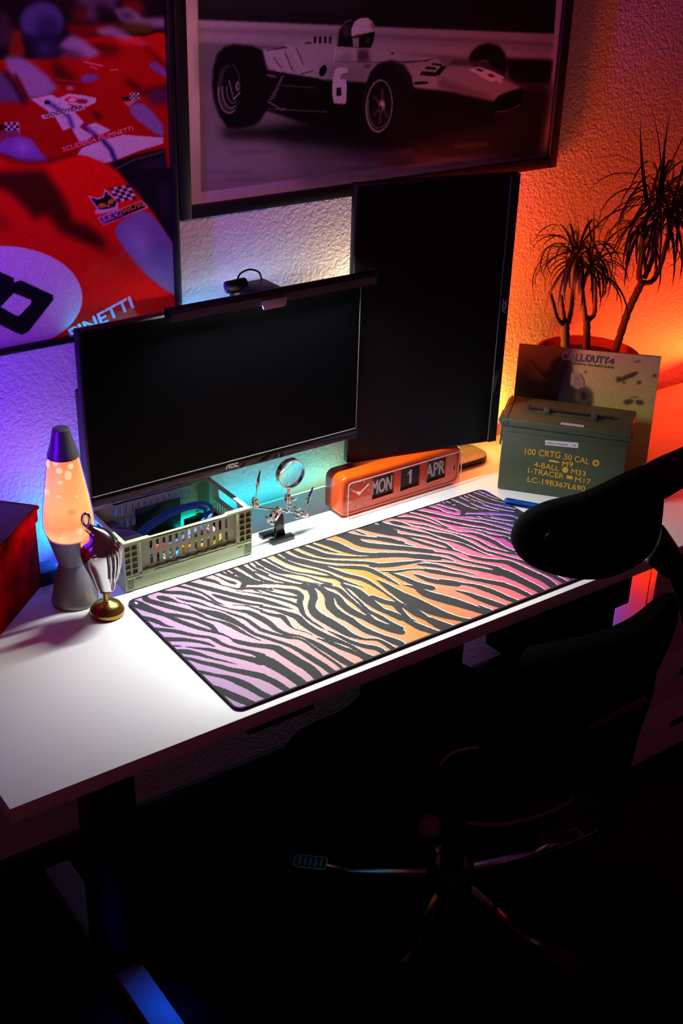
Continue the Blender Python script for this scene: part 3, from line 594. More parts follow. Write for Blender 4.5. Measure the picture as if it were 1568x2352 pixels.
# exhaust pipes
for P in (((665, 360), (780, 350), (850, 320)), ((690, 385), (790, 375)), ((800, 350), (830, 430), (865, 500)), ((865, 320), (900, 400), (935, 490)), ((905, 345), (935, 420), (965, 480)), ((920, 500), (1015, 475)), ((700, 430), (760, 450), (790, 500))):
    a.line(c3(*P), 8.5, g(178), 1, 1)
for P in (((825, 360), (880, 490)), ((905, 330), (955, 450)), ((930, 515), (1020, 490)), ((750, 400), (800, 470)), ((700, 350), (830, 325))): a.line(c3(*P), 2.5, g(50), .9)
a.ell(*c3((1090, 490))[0], 8, 14, g(18), rot=20); a.line(c3((760, 340), (840, 330)), 3, g(60))
# spring and suspension
for i in range(8): a.line(c3((718+i*11, 690-i*21), (755+i*9, 675-i*21)), 2.2, g(150), .9)
a.line(c3((705, 700), (800, 760), (830, 752)), 4, g(130), .8); a.line(c3((700, 520), (760, 530)), 4, g(120)); a.line(c3((705, 490), (870, 520), (1060, 550)), 4, g(16))
# rear wheel
a.poly(c3((322, 600), (330, 470), (360, 370), (410, 322), (470, 306), (600, 318), (672, 350), (700, 480), (712, 640), (695, 770), (650, 845), (600, 872), (500, 892), (430, 885), (370, 800), (335, 700)), g(14), 1, 1)
a.ell(*c3((440, 615))[0], 26, 55, g(60), rot=-3, blur=1); a.ell(*c3((455, 605))[0], 21, 47, g(14), rot=-3, blur=1)
for k in range(3):
    cx, cy = c3((440+k*14, 630-k*8))[0]; P = [(cx+(25-k*5)*math.cos(t), cy+(51-k*9)*math.sin(t)) for t in np.radians(np.linspace(60, 190, 14))]; a.line(P, 2.4, g(170-k*20), .9)
a.line(c3((470, 690), (515, 640)), 3, g(150)); a.line(c3((440, 560), (470, 680)), 3, g(120)); a.ell(*c3((500, 598))[0], 5, 11, g(140)); a.ell(*c3((503, 598))[0], 2.5, 6, g(50))
a.line(c3((470, 445), (505, 510), (512, 600)), 1.6, g(90))
# front wheel
a.poly(c4((120, 590), (150, 500), (205, 440), (300, 416), (380, 445), (435, 525), (458, 640), (447, 760), (438, 860), (400, 925), (300, 965), (180, 1008), (135, 940), (115, 830), (108, 700)), g(24), 1, 1)
for k in range(4): a.line(c4((300+k*30, 425+k*8), (370+k*22, 480+k*20), (420+k*8, 580+k*20)), 1.4, g(52), .8)
a.ell(*c4((212, 735))[0], 31, 61, g(150), rot=4); a.ell(*c4((214, 733))[0], 28, 57, g(24), rot=4)
cx, cy = c4((210, 740))[0]
for r_, v in ((27, 120), (24, 150)): a.line([(cx+r_*math.cos(t), cy+(r_*2.05)*math.sin(t)) for t in np.radians(np.linspace(50, 200, 18))], 1.6, g(v), .9)
for an in (100, 150, 40, 215, 280): a.line([(cx+7, cy-3), (cx+5+20*math.cos(math.radians(an)), cy+40*math.sin(math.radians(an)))], 4.5, g(105), .9, 1)
a.ell(cx+7, cy-4, 8, 12, g(120)); a.ell(cx+8, cy-6, 4, 7, g(220), blur=1); a.ell(cx+4, cy+2, 3, 5, g(20))
# number on the flank
a.poly(c3((1175, 480), (1210, 464), (1258, 470), (1262, 500), (1215, 512), (1208, 550), (1248, 550), (1256, 600), (1250, 705), (1240, 722), (1165, 714), (1153, 650), (1158, 550)), g(212)); a.poly(c3((1185, 605), (1217, 605), (1217, 665), (1183, 663)), g(24))
# cockpit and driver
a.poly(c3((1183, 320), (1195, 210), (1240, 145), (1300, 145), (1320, 200), (1340, 330)), g(20)); a.line(c3((1190, 315), (1198, 215), (1245, 150), (1290, 140)), 2.2, g(130))
a.poly(c3((1225, 175), (1270, 170), (1275, 260), (1230, 250)), g(70), .8, 1)
for k in range(4): a.poly(c3((1028+k*35, 252), (1045+k*35, 252), (1043+k*35, 300), (1026+k*35, 300)), g(24))
a.line(c3((970, 300), (1010, 296)), 3, g(20))
a.poly(c3((1285, 245), (1286, 200), (1308, 150), (1345, 127), (1395, 122), (1430, 145), (1448, 190), (1440, 215), (1340, 235), (1297, 252)), g(206)); a.poly(c3((1415, 140), (1448, 190), (1440, 212), (1425, 190)), g(90), .8, 1)
a.poly(c3((1335, 236), (1450, 210), (1440, 290), (1420, 332), (1340, 332)), g(16)); a.poly(c3((1290, 255), (1338, 258), (1336, 325), (1300, 325)), g(150)); a.line(c3((1290, 262), (1340, 258)), 2, g(20))
a.poly(c3((1340, 228), (1455, 205), (1465, 214), (1342, 242)), g(190)); a.poly(c3((1395, 255), (1420, 270), (1415, 300), (1380, 300)), g(70), .8, 1)
a.poly(c3((1185, 335), (1330, 340), (1330, 425), (1180, 420)), g(180), .8, 1); a.poly(c3((1330, 345), (1400, 345), (1415, 420), (1330, 425)), g(60), .9, 2); a.poly(c3((1180, 420), (1240, 370), (1280, 360), (1290, 425)), g(120), .6, 2)
a.poly(c3((1360, 455), (1400, 440), (1440, 450), (1400, 478)), g(80), .8, 1)
a.mesh('print', PM, p2, lambda u, v: np.stack([u, np.full_like(u, PY), v], 1), .12)
# ---- red race cars poster
p1 = thing('framed_picture', 'thin black framed colour poster of red racing cars with a circled 8', 'picture', (-.06, .61, .4455))
X0, X1, Z0 = -.37, .2465, .4455
frame(p1, X0, X1, Z0, 1.36, .0105)
a = Art(X0+.005, X1-.005, Z0+.005, 1.354, .0016, (232, 12, 14), onp)
def c1(*q): return [(x/3.7333, y/3.7333) for x, y in q]
def c2(*q): return [(x/3.7333, 400+y/3.7333) for x, y in q]
DK = (24, 12, 20); GR = (150, 132, 165); WH = (206, 190, 206); NV = (30, 28, 70); RD = (232, 12, 14); RD2 = (120, 6, 10)
a.poly(c1((-2600, -3200), (1700, -3200), (1500, 330), (1000, 300), (700, 330), (500, 500), (0, 520), (-2600, 600)), DK)
a.poly(c1((60, 260), (180, 250), (220, 480), (80, 500)), (150, 40, 20), .8, 2); a.poly(c1((560, 210), (980, 200), (1000, 330), (620, 330)), RD2, .9, 2)
a.poly(c1((1020, -10), (1200, -10), (1260, 120), (1080, 120)), (120, 30, 20), .8, 3); a.poly(c1((620, 60), (760, 60), (760, 190), (620, 190)), (110, 20, 18), .8, 4)
a.poly(c1((-20, 90), (60, 110), (110, 260), (80, 400), (-20, 400)), (60, 40, 56), .9, 2)
a.poly(c1((650, -60), (1000, -60), (1000, 60), (870, 110), (820, 190), (720, 150), (760, 60), (650, 30)), (96, 80, 110), .8, 3); a.poly(c1((800, 60), (900, 20), (960, 150), (860, 180)), DK, .8, 3)
a.ell(*c1((360, 185))[0], 50, 46, (78, 68, 130), 1, 2); a.ell(*c1((410, 240))[0], 30, 30, (40, 32, 80), .8, 4)
a.poly(c1((200, 300), (520, 300), (600, 310), (530, 420), (470, 640), (360, 640), (280, 470)), (28, 22, 52), 1, 3); a.poly(c1((320, 370), (460, 360), (440, 470), (330, 450)), (66, 56, 110), .8, 4)
a.poly(c1((965, 80), (1100, 68), (1180, 110), (1230, 160), (1410, 150), (1420, 240), (1300, 240), (1060, 200)), GR, .9, 2); a.poly(c1((1010, 100), (1100, 90), (1170, 150), (1060, 180)), (70, 60, 84), .9, 2)
a.poly(c1((930, 215), (1100, 195), (1300, 205), (1330, 250), (1250, 300), (1100, 290)), (86, 66, 16), .9, 3)
a.poly(c1((0, 520), (500, 500), (700, 520), (1500, 250), (1500, 1568), (-2600, 1568), (-2600, 500)), (168, 9, 12), 1, 2)
a.poly(c1((1200, 320), (1350, 280), (1450, 300), (1450, 560), (1300, 480), (1220, 390)), (188, 14, 16)); a.poly(c1((700, 350), (1000, 370), (1060, 420), (960, 470), (820, 460)), (60, 6, 12), .9, 4)
a.poly(c1((500, 400), (600, 300), (700, 330), (870, 460), (770, 500), (640, 480)), GR, 1, 2); a.poly(c1((500, 410), (640, 430), (760, 500), (600, 505), (500, 480)), (66, 56, 80), .9, 3)
a.poly(c1((810, 250), (950, 220), (1050, 260), (1145, 330), (1080, 350), (960, 310), (860, 300)), GR, .9, 2); a.poly(c1((1080, 350), (1200, 345), (1300, 375), (1220, 400)), (190, 120, 140), .7, 2)
a.poly(c1((40, 490), (170, 485), (300, 560), (420, 660), (500, 760), (400, 830), (250, 850), (180, 700), (60, 600)), GR, 1, 2)
a.poly(c1((-60, 600), (40, 620), (140, 740), (220, 880), (-60, 870)), (96, 78, 112), 1, 2); a.line(c1((40, 620), (120, 720), (215, 890)), 9, DK, .9, 2); a.line(c1((130, 640), (180, 740), (240, 850)), 5, DK, .8, 1)
a.poly(c1((420, 520), (520, 540), (680, 690), (620, 720), (480, 700)), (70, 6, 14), .9, 4); a.line(c1((470, 680), (690, 705)), 2.5, (170, 60, 70)); a.poly(c1((540, 700), (700, 715), (760, 790), (560, 760)), (110, 6, 14), .8, 5)
a.line(c1((720, 530), (880, 565)), 4, (220, 130, 150), .8); a.line(c1((770, 565), (835, 590)), 3, (220, 130, 150), .8); a.line(c1((945, 603), (1010, 595)), 3, (220, 130, 150), .8)
a.line(c1((1240, 400), (1450, 590)), 7, (60, 6, 12), .8, 2); a.line(c1((1080, 690), (1250, 800), (1450, 740)), 10, (30, 6, 12), .9, 3); a.poly(c1((1240, 790), (1450, 740), (1450, 900), (1300, 900)), (70, 40, 70), .9, 3)
for P in (((690, 665), (730, 635), (810, 632), (862, 670), (800, 700), (710, 715)), ((1268, 545), (1340, 528), (1430, 610), (1445, 668), (1370, 640), (1300, 590))): a.poly(c1(*P), (120, 84, 158), 1, 1)
a.poly(c1((1108, 925), (1160, 885), (1235, 890), (1320, 970), (1400, 1075), (1405, 1170), (1330, 1150), (1200, 1050), (1125, 985)), (130, 108, 168), 1, 1)
a.poly(c1((-40, 1240), (60, 1182), (160, 1160), (270, 1195), (340, 1290), (415, 1375), (330, 1398), (180, 1380), (-40, 1300)), (132, 86, 176), 1, 1); a.ell(*c1((200, 1260))[0], 18, 12, (190, 150, 215), .7, 4)
a.poly(c1((265, 850), (445, 812), (600, 900), (640, 960), (720, 1050), (680, 1090), (800, 1165), (720, 1215), (680, 1215), (610, 1095), (540, 1120), (480, 1015), (400, 945)), WH)
a.poly(c1((735, 1080), (815, 1050), (950, 1115), (860, 1160), (770, 1150)), WH); a.poly(c1((660, 1330), (700, 1270), (880, 1200), (1060, 1155), (1400, 1180), (1400, 1230), (1200, 1290), (980, 1380), (890, 1400), (740, 1335)), WH)
a.line(c1((400, 870), (500, 935), (590, 1000), (625, 1095)), 9, (70, 50, 130), .9, 1); a.line(c1((715, 1075), (830, 1165)), 9, (70, 50, 130), .9, 1); a.line(c1((880, 1200), (950, 1280), (990, 1380)), 10, (40, 36, 100), .95, 1)
a.ell(*c1((405, 878))[0], 7, 5, DK)
a.poly(c1((480, 850), (590, 802), (700, 815), (825, 840), (820, 880), (745, 915), (640, 905), (560, 880)), WH); a.poly(c1((545, 850), (610, 825), (690, 850), (650, 880), (580, 875)), RD); a.ell(*c1((620, 855))[0], 9, 5, WH); a.ell(*c1((705, 870))[0], 13, 6, (150, 20, 60)); a.ell(*c1((600, 755))[0], 10, 5, (210, 150, 170), .8, 1)
a.poly(c1((350, 988), (715, 905), (732, 935), (368, 1022)), WH)
a.poly(c1((770, 930), (890, 1000), (830, 1035)), (60, 6, 12), .9, 2)
for (ox_, oy_, s_, n_) in ((1110, 800, 16, 5), (40, 1050, 24, 5)):
    a.poly(c1((ox_, oy_), (ox_+s_*n_, oy_-5), (ox_+s_*n_+8, oy_+s_*4), (ox_+8, oy_+s_*4+8)), WH)
    for i in range(n_):
        for j in range(4):
            if (i+j) % 2: a.poly(c1((ox_+i*s_, oy_+j*s_), (ox_+i*s_+s_, oy_+j*s_), (ox_+i*s_+s_, oy_+j*s_+s_), (ox_+i*s_, oy_+j*s_+s_)), DK)
a.poly(c1((1035, 830), (1105, 830), (1100, 860), (1050, 860)), DK); a.poly(c1((1055, 875), (1170, 860), (1110, 920)), (190, 120, 150), .9); a.poly(c1((-20, 1150), (150, 1110), (160, 1140), (-20, 1190)), (120, 50, 100)); a.poly(c1((-20, 1070), (30, 1070), (40, 1110), (-20, 1130)), DK)
a.poly(c1((0, 1330), (200, 1400), (420, 1390), (640, 1340), (740, 1340), (880, 1400), (990, 1470), (1080, 1568), (-2600, 1568), (-2600, 1300)), RD); a.line(c1((0, 1330), (160, 1400), (420, 1395), (650, 1335)), 8, (60, 4, 8), .9, 3)
a.poly(c1((930, 1405), (1150, 1330), (1410, 1270), (1440, 1568), (1085, 1568), (1000, 1470)), (16, 12, 18), 1, 1); a.line(c1((990, 1450), (1150, 1370), (1400, 1300)), 3, (120, 96, 110), .8); a.poly(c1((1150, 1400), (1420, 1330), (1430, 1480), (1250, 1540)), (56, 40, 84), .7, 5)
# lower half
a.poly(c2((-2600, -60), (420, -75), (640, -160), (880, -100), (1000, -30), (1090, 70), (1200, 200), (1600, 700), (1600, 1700), (-2600, 1700)), RD, 1, 2)
a.poly(c2((1030, -40), (1550, -60), (1550, 640), (1450, 560), (1330, 350), (1190, 180), (1100, 80)), (22, 16, 28), 1, 1); a.poly(c2((1350, 100), (1460, 60), (1480, 400), (1400, 330)), (70, 52, 92), .6, 8)
a.poly(c2((-60, -20), (380, -40), (480, 100), (560, 220), (620, 400), (760, 440), (900, 560), (900, 660), (700, 580), (500, 480), (405, 345), (290, 390), (230, 300), (100, 170), (-60, 90)), (62, 4, 8), .95, 4)
a.poly(c2((-60, 300), (120, 460), (60, 480), (-60, 400)), (110, 6, 12), .7, 5); a.poly(c2((850, 560), (1000, 640), (1250, 900), (1100, 800), (900, 660)), (120, 6, 14), .6, 8)
a.poly(c2((985, 480), (1010, 430), (1080, 375), (1200, 315), (1285, 330), (1400, 470), (1505, 630), (1540, 900), (1540, 1062), (1400, 985), (1250, 865), (1090, 670), (1000, 545)), (132, 118, 176), 1, 1)
a.ell(*c2((1180, 580))[0], 24, 34, (190, 176, 220), .6, 8, rot=-35); a.poly(c2((1300, 700), (1540, 1050), (1540, 800), (1400, 560)), (96, 104, 170), .6, 6)
a.ell(*c2((20, 1060))[0], 184, 119, (224, 205, 226)); a.poly(c2((690, 1255), (430, 1420), (760, 1300)), RD); 
a.poly(c2((-80, 800), (0, 838), (115, 888), (125, 928), (180, 910), (452, 1035), (462, 1070), (245, 1350), (185, 1378), (120, 1352), (-80, 1250)), (20, 14, 26)); a.poly(c2((5, 1138), (118, 1020), (272, 1082), (264, 1112), (165, 1214), (140, 1214)), (224, 205, 226)); a.poly(c2((-120, 930), (-40, 960), (-60, 1010), (-150, 1010)), (224, 205, 226))
a.poly(c2((752, 183), (838, 204), (885, 188), (893, 126), (930, 150), (1012, 232), (1015, 300), (900, 335), (820, 345), (808, 318), (832, 300)), (222, 170, 205)); a.poly(c2((775, 200), (840, 218), (893, 198), (902, 148), (1000, 236), (985, 280), (905, 300), (850, 302), (825, 270)), (18, 14, 22))
a.ell(*c2((875, 268))[0], 10.5, 5.5, (196, 120, 30), rot=-5); a.ell(*c2((950, 235))[0], 8.5, 5.5, (196, 120, 30), rot=-28); a.ell(*c2((930, 272))[0], 3, 2, (230, 180, 210))
Q0, QU, QV = np.array((935., 118.)), np.array((170., -28.))/5, np.array((70., 122.))/5
for i in range(5):
    for j in range(5):
        P = [Q0+QU*(i+di)+QV*(j+dj) for di, dj in ((0, 0), (1, 0), (1, 1), (0, 1))]; a.poly(c2(*P), (216, 190, 214) if (i+j) % 2 else (20, 14, 24))
a.poly(c2((838, 372), (1215, 222), (1275, 285), (888, 440)), (222, 170, 205)); a.poly(c2((850, 374), (1020, 312), (1062, 368), (890, 430)), (96, 30, 110)); a.poly(c2((1024, 310), (1212, 236), (1252, 282), (1060, 362)), (26, 14, 14))
a.mesh('print', PM, p1, lambda u, v: np.stack([u, np.full_like(u, PY), v], 1), .16)
NRM = (0, -1, 0)
def ptext(nm, s, A, B, h, col, par, y=PY):
    A = at(*A, y=y); B = at(*B, y=y); lettering(nm, s, A, B, NRM, h, mat('ink_%d_%d_%d' % col, col, .6), par, bold=.03)
ptext('lettering', 'SCUDERIA FILIPINETTI', c1((540, 1300))[0], c1((1140, 1115))[0], .0075, (226, 120, 150), p1)
ptext('lettering', 'GOODYEAR', c1((385, 1008))[0], c1((712, 930))[0], .0058, (40, 26, 50), p1)
ptext('lettering', 'S.E.V.', c2((885, 412))[0], c2((1030, 352))[0], .0095, (205, 160, 205), p1)
ptext('lettering', 'MARCHAL', c2((1035, 345))[0], c2((1240, 268))[0], .0110, (206, 110, 70), p1)
ptext('lettering', 'PINETTI', (167, 782), c2((1145, 1140))[0], .0235, (206, 170, 226), p1)
# ================================================================ LAVA LAMP
lx, ly = -.072, .463
ll = thing('lava_lamp', 'glowing orange lava lamp with silver cone base and cap', 'lamp', (lx, ly, 0))
MB().lathe([(.0425, .0005), (.0435, .004), (.0425, .010), (.034, .045), (.0265, .075), (.0235, .082)], (lx, ly)).build('base_cone', SILVER, ll)
MB().lathe([(.0235, .081), (.0245, .0825), (.0285, .094), (.0355, .120), (.0405, .1385), (.0385, .1395)], (lx, ly)).build('upper_cup', SILVER, ll)
GP = [(.0400, .1390), (.0438, .146), (.0463, .156), (.0468, .165), (.0455, .181), (.0405, .220), (.0340, .260), (.0278, .297)]
lm_ = mat('lava_liquid', (255, 150, 90), .4, emit=(255, 172, 112), estr=1.15); nt = lm_.node_tree
tc = nt.nodes.new('ShaderNodeTexCoord'); sp = nt.nodes.new('ShaderNodeSeparateXYZ'); rp = nt.nodes.new('ShaderNodeValToRGB'); mr = nt.nodes.new('ShaderNodeMapRange'); nz = nt.nodes.new('ShaderNodeTexNoise'); nz.inputs['Scale'].default_value = 22
mr.inputs['From Min'].default_value = .12; mr.inputs['From Max'].default_value = .29; ad = nt.nodes.new('ShaderNodeMath'); ad.operation = 'MULTIPLY_ADD'; ad.inputs[1].default_value = .5; 
nt.links.new(tc.outputs['Object'], sp.inputs[0]); nt.links.new(sp.outputs['Z'], mr.inputs['Value']); nt.links.new(tc.outputs['Object'], nz.inputs['Vector'])
nt.links.new(nz.outputs['Fac'], ad.inputs[0]); sb = nt.nodes.new('ShaderNodeMath'); sb.operation = 'SUBTRACT'; sb.inputs[1].default_value = .25; nt.links.new(mr.outputs[0], sb.inputs[0]); nt.links.new(sb.outputs[0], ad.inputs[2])
el = rp.color_ramp.elements
lst = ((0, (255, 226, 170)), (.16, (255, 190, 140)), (.3, (255, 150, 100)), (.5, (255, 180, 112)), (.75, (255, 168, 110)), (1, (255, 142, 96)))
while len(el) < len(lst): el.new(.5)
for e, (p_, c_) in zip(el, lst):
    q_ = lin(c_); e.position = p_; e.color = (q_[0]*1.75, q_[1]*.86, q_[2]*.80, 1)
nt.links.new(ad.outputs[0], rp.inputs[0]); nt.links.new(rp.outputs[0], nt.nodes['Principled BSDF'].inputs['Emission Color'])
MB().lathe([(r-.0022, z) for r, z in GP], (lx, ly)).build('liquid', lm_, ll)
MB().lathe(GP, (lx, ly), cap=False).build('glass_bottle', thin_glass('lamp_glass', rough=.03, refl=.02, fres=.7), ll)
MB().lathe([(.0280, .2955), (.0272, .301), (.0215, .318), (.0158, .343), (.0150, .3475), (.0128, .349)], (lx, ly)).build('cap', mat('cap_grey', (112, 110, 116), .38, .6), ll)
wx = [mat('wax_pale', (255, 180, 130), .4, emit=(255, 200, 150), estr=1.0), mat('wax_orange', (255, 130, 80), .4, emit=(255, 146, 98), estr=1.0)]
def blob(px, py, rpx, hpx, k=0):
    """a wax blob pressed against the inside of the bottle wall"""
    vd = np.array([lx-CAM[0], ly-CAM[1], 0]); vd /= np.linalg.norm(vd); lat = np.array([vd[1], -vd[0], 0]); ax_ = np.array([lx, ly, 0]); dd = .035
    for _ in range(4):
        c = at(px, py, o=ax_-vd*dd, n=vd); R = np.interp(c[2], [q[1] for q in GP], [q[0] for q in GP])-.0022; s = float(np.clip((c-ax_)@lat, -R*.9, R*.9)); dd = math.sqrt(R*R-s*s)
    rr_ = rpx*.00078; pos = ax_+lat*s-vd*(dd-rr_*.75); MB().ball((pos[0], pos[1], c[2]), (rr_, rr_, hpx*.00088), 20, 14).build('wax_blob', wx[k], ll)
for q in ((130, 1066, 8, 8, 0), (160, 1073, 9, 8, 0), (155, 1095, 10.5, 14, 0), (138, 1083, 10, 9, 0), (140, 1109, 9, 6, 0), (112, 1068, 7, 10, 0), (112, 1132, 10, 6, 0), (137, 1141, 9, 3.5, 0), (175, 1141, 4, 3, 0), (164, 1178, 14, 9, 1), (138, 1214, 8, 5, 1), (180, 1222, 10, 8, 0), (142, 1238, 8, 6, 0), (150, 1056, 8, 6, 0)): blob(*q)
# small adapter behind the lamp
q = at(110, 1338, z=0); ad_ = MB().box(q[0]-.02, q[0]+.022, .535, .580, .0002, .03).build('power_adapter', BLACKP, bevel=.004); ad_['label'] = 'small black power adapter on the desk behind the lava lamp base'; ad_['category'] = 'adapter'
# ================================================================ TROPHY
tx, ty = -.0432, .387
tr = thing('trophy', 'small chrome trophy with slotted face and ring on a round brass base', 'trophy', (tx, ty, 0))
MB().lathe([(.0300, .0003), (.0312, .002), (.0312, .0095), (.0300, .012), (.0285, .013), (.0262, .018), (.019, .0235), (.010, .027), (.0062, .029), (.0058, .050), (.0058, .056)], (tx, ty), 48).build('base', BRASS, tr)
vd = Vector((tx-CAM[0], ty-CAM[1], 0)).normalized(); lat = Vector((vd.y, -vd.x, 0))
secs = [(.050, .012, 0), (.053, .0165, 0), (.070, .0215, -.0008), (.090, .0270, -.002), (.110, .0325, -.0035), (.128, .0355, -.005), (.142, .0348, -.006), (.155, .0295, -.0075), (.165, .0205, -.010), (.172, .0120, -.014), (.178, .0070, -.019)]
B0 = Vector((tx, ty, 0))
path = [B0+lat*s*1.0+Vector((0, 0, z)) for z, r, s in spline([(z, r, s) for z, r, s in secs], 3)]; rad = [q_[1] for q_ in spline(secs, 3)]
MB().tube(path, rad, 40).build('body', CHROME, tr)
MB().tube([B0+lat*-.017+Vector((0, 0, .174)), B0+lat*-.024+Vector((0, 0, .182))], .0085, 16).build('neck_collar', CHROME, tr)
rc = B0+lat*-.0255+Vector((0, 0, .196)); rg = MB(); rg.tube([rc+lat*(.0062*math.cos(t))+Vector((0, 0, .0125*math.sin(t))) for t in np.linspace(-math.pi/2, 1.5*math.pi, 25)], .0032, 10, cap=False); rg.build('hanging_ring', CHROME, tr)
DKS = mat('slot_dark', (16, 12, 14), .4)
fd = (lat*.80-vd*.60).normalized(); sd = Vector((fd.y, -fd.x, 0)) * 1
def body_r(z): return float(np.interp(z, [s[0] for s in secs], [s[1] for s in secs])), float(np.interp(z, [s[0] for s in secs], [s[2] for s in secs]))
for k in range(5):     # grille ribs
    an = (-34+k*15)*math.pi/180; d = (fd*math.cos(an)+sd*math.sin(an)); P = []
    for z in np.linspace(.075, .152, 10):
        r_, s_ = body_r(z); P.append(B0+lat*s_+Vector((0, 0, z))+d*(r_+.0018))
    MB().tube(P, [.0012]+[.0021]*8+[.0012], 8).build('rib', CHROME, tr)
    an += 7.5*math.pi/180; d = (fd*math.cos(an)+sd*math.sin(an)); P = []
    for z in np.linspace(.088, .148, 10):
        r_, s_ = body_r(z); P.append(B0+lat*s_+Vector((0, 0, z))+d*(r_-.0006))
    MB().tube(P, .0020, 8).build('slot', DKS, tr)
for k in range(5):
    d = (fd*math.cos(-.92)+sd*math.sin(-.92)); z = .098+k*.0125; r_, s_ = body_r(z); c_ = B0+lat*s_+Vector((0, 0, z))+d*(r_-.0008)
    MB().ball(c_[:], (.0036, .0036, .0046), 12, 8).build('vent_hole', DKS, tr)
d = (-vd*.95-lat*.25).normalized(); r_, s_ = body_r(.135); MB().ball((B0+lat*s_+Vector((0, 0, .139))+d*(r_+.0005))[:], .0045, 16, 10).build('rivet', CHROME, tr)
# ================================================================ CRATE
K0, K1, KY0, KY1, KH = .017, .295, .4315, .600, .1050
SG = mat('sage_plastic', (176, 192, 148), .5, bump=(900, .05, .0003)); SGD = mat('sage_recess_shade', (122, 134, 88), .55)  # second sage is a darker copy, recess shade put into the colour
cr_ = thing('crate', 'sage green folding plastic crate with slotted sides, filled with cables', 'crate', ((K0+K1)/2, (KY0+KY1)/2, 0))
MB().box(K0+.004, K1-.004, KY0+.004, KY1-.004, .0004, .004).build('bottom', SG, cr_)
def xz(y): return Matrix(((1, 0, 0, 0), (0, 0, -1, y), (0, 1, 0, 0), (0, 0, 0, 1)))     # plate xy -> world xz
def yz(x): return Matrix(((0, 0, 1, x), (1, 0, 0, 0), (0, 1, 0, 0), (0, 0, 0, 1)))     # plate xy -> world yz
def slots(x0, dx, n, rows, w_, h_):
    return [rrect(x0+i*dx-w_/2, x0+i*dx+w_/2, z-h_/2, z+h_/2, w_*.48, 3) for i in range(n) for z in rows]
for sgn, y in ((1, KY0), (-1, KY1)):
    yy = y+sgn*.0065
    f_ = plate('slotted_panel', [(K0+.036, .033), (K1-.036, .033), (K1-.036, .100), (K0+.036, .100)], slots(.0765, .01365, 13, (.0535, .0825), .0064, .0215), .0024, SG, cr_, xz(yy))
    MB().box(K0, K1, min(y, y+sgn*.004), max(y, y+sgn*.004), .0012, .0315).build('lower_band', SG, cr_, bevel=.001)
    ya, yb_ = sorted((y, y+sgn*.006))
    for xe in (K0+.03, K1-.036): MB().box(xe, xe+.006, ya, yb_, .0315, .100).build('panel_edge', SG, cr_, bevel=.0008)
    b = MB().prism([(K0+.03, .0318), (K0+.058, .0318), (K0+.066, .0345), (K1-.066, .0345), (K1-.058, .0318), (K1-.03, .0318), (K1-.03, .0365), (K0+.03, .0365)], ya, yb_, 'y').build('hinge_rail', SG, cr_, bevel=.0006)
    for i in range(9): MB().box(K0+.045+i*.022, K0+.054+i*.022, ya-.0004, yb_+.0004, .0375, .0392).build('hinge_slot', SGD, cr_)
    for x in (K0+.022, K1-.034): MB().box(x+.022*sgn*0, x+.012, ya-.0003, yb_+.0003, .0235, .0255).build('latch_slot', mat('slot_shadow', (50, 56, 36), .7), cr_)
    # corner ladder grids
    for xa, xb in ((K0, K0+.030), (K1-.030, K1)):
        out = [(xa, .0325), (xb, .0325), (xb, .1000), (xa, .1000)]; H_ = []
        ww = (xb-xa-.006)/2-.0006
        for r0 in range(5):
            for c0 in range(2):
                u = xa+.0022+c0*(ww+.0026); v = .0355+r0*.0128; H_.append([(u, v), (u+ww, v), (u+ww, v+.0108), (u, v+.0108)])
        plate('corner_grid', out, H_, .0050, SG, cr_, xz(y+sgn*.0027))
        MB().box(xa+.001, xb-.001, *sorted((y+sgn*.0056, y+sgn*.008)), .033, .0995).build('grid_back', SGD, cr_)
        xm = (xa+.003, xa+.017) if xa == K0 else (xb-.017, xb-.003)
        MB().box(xm[0], xm[1], *sorted((y-sgn*.0008, y+sgn*.001)), .0045, .0285).build('corner_plug', SGD, cr_)
        b = MB()
        for k in range(3): b.box(xm[0]+k*.0065, xm[0]+k*.0065+.0012, *sorted((y-sgn*.0015, y)), .0045, .0285)
        for k in range(3): b.box(xm[0], xm[1], *sorted((y-sgn*.0015, y)), .0045+k*.0115, .0057+k*.0115)
        b.build('corner_lattice', SG, cr_)
        MB().tube([((xm[0]+xm[1])/2, y-sgn*.0018, .0095), ((xm[0]+xm[1])/2, y+sgn*.001, .0095)], .0035, 14).build('hinge_pin', SG, cr_)
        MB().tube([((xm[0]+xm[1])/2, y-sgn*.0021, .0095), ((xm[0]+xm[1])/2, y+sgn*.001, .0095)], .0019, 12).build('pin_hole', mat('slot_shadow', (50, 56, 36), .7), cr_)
    # rim with raised corners
    b = MB().prism([(K0, .0995), (K1, .0995), (K1, KH), (K1-.054, KH), (K1-.060, KH-.0035), (K0+.060, KH-.0035), (K0+.054, KH), (K0, KH)], *sorted((y, y+sgn*.0105)), 'y'); b.build('rim', SG, cr_, bevel=.0012)
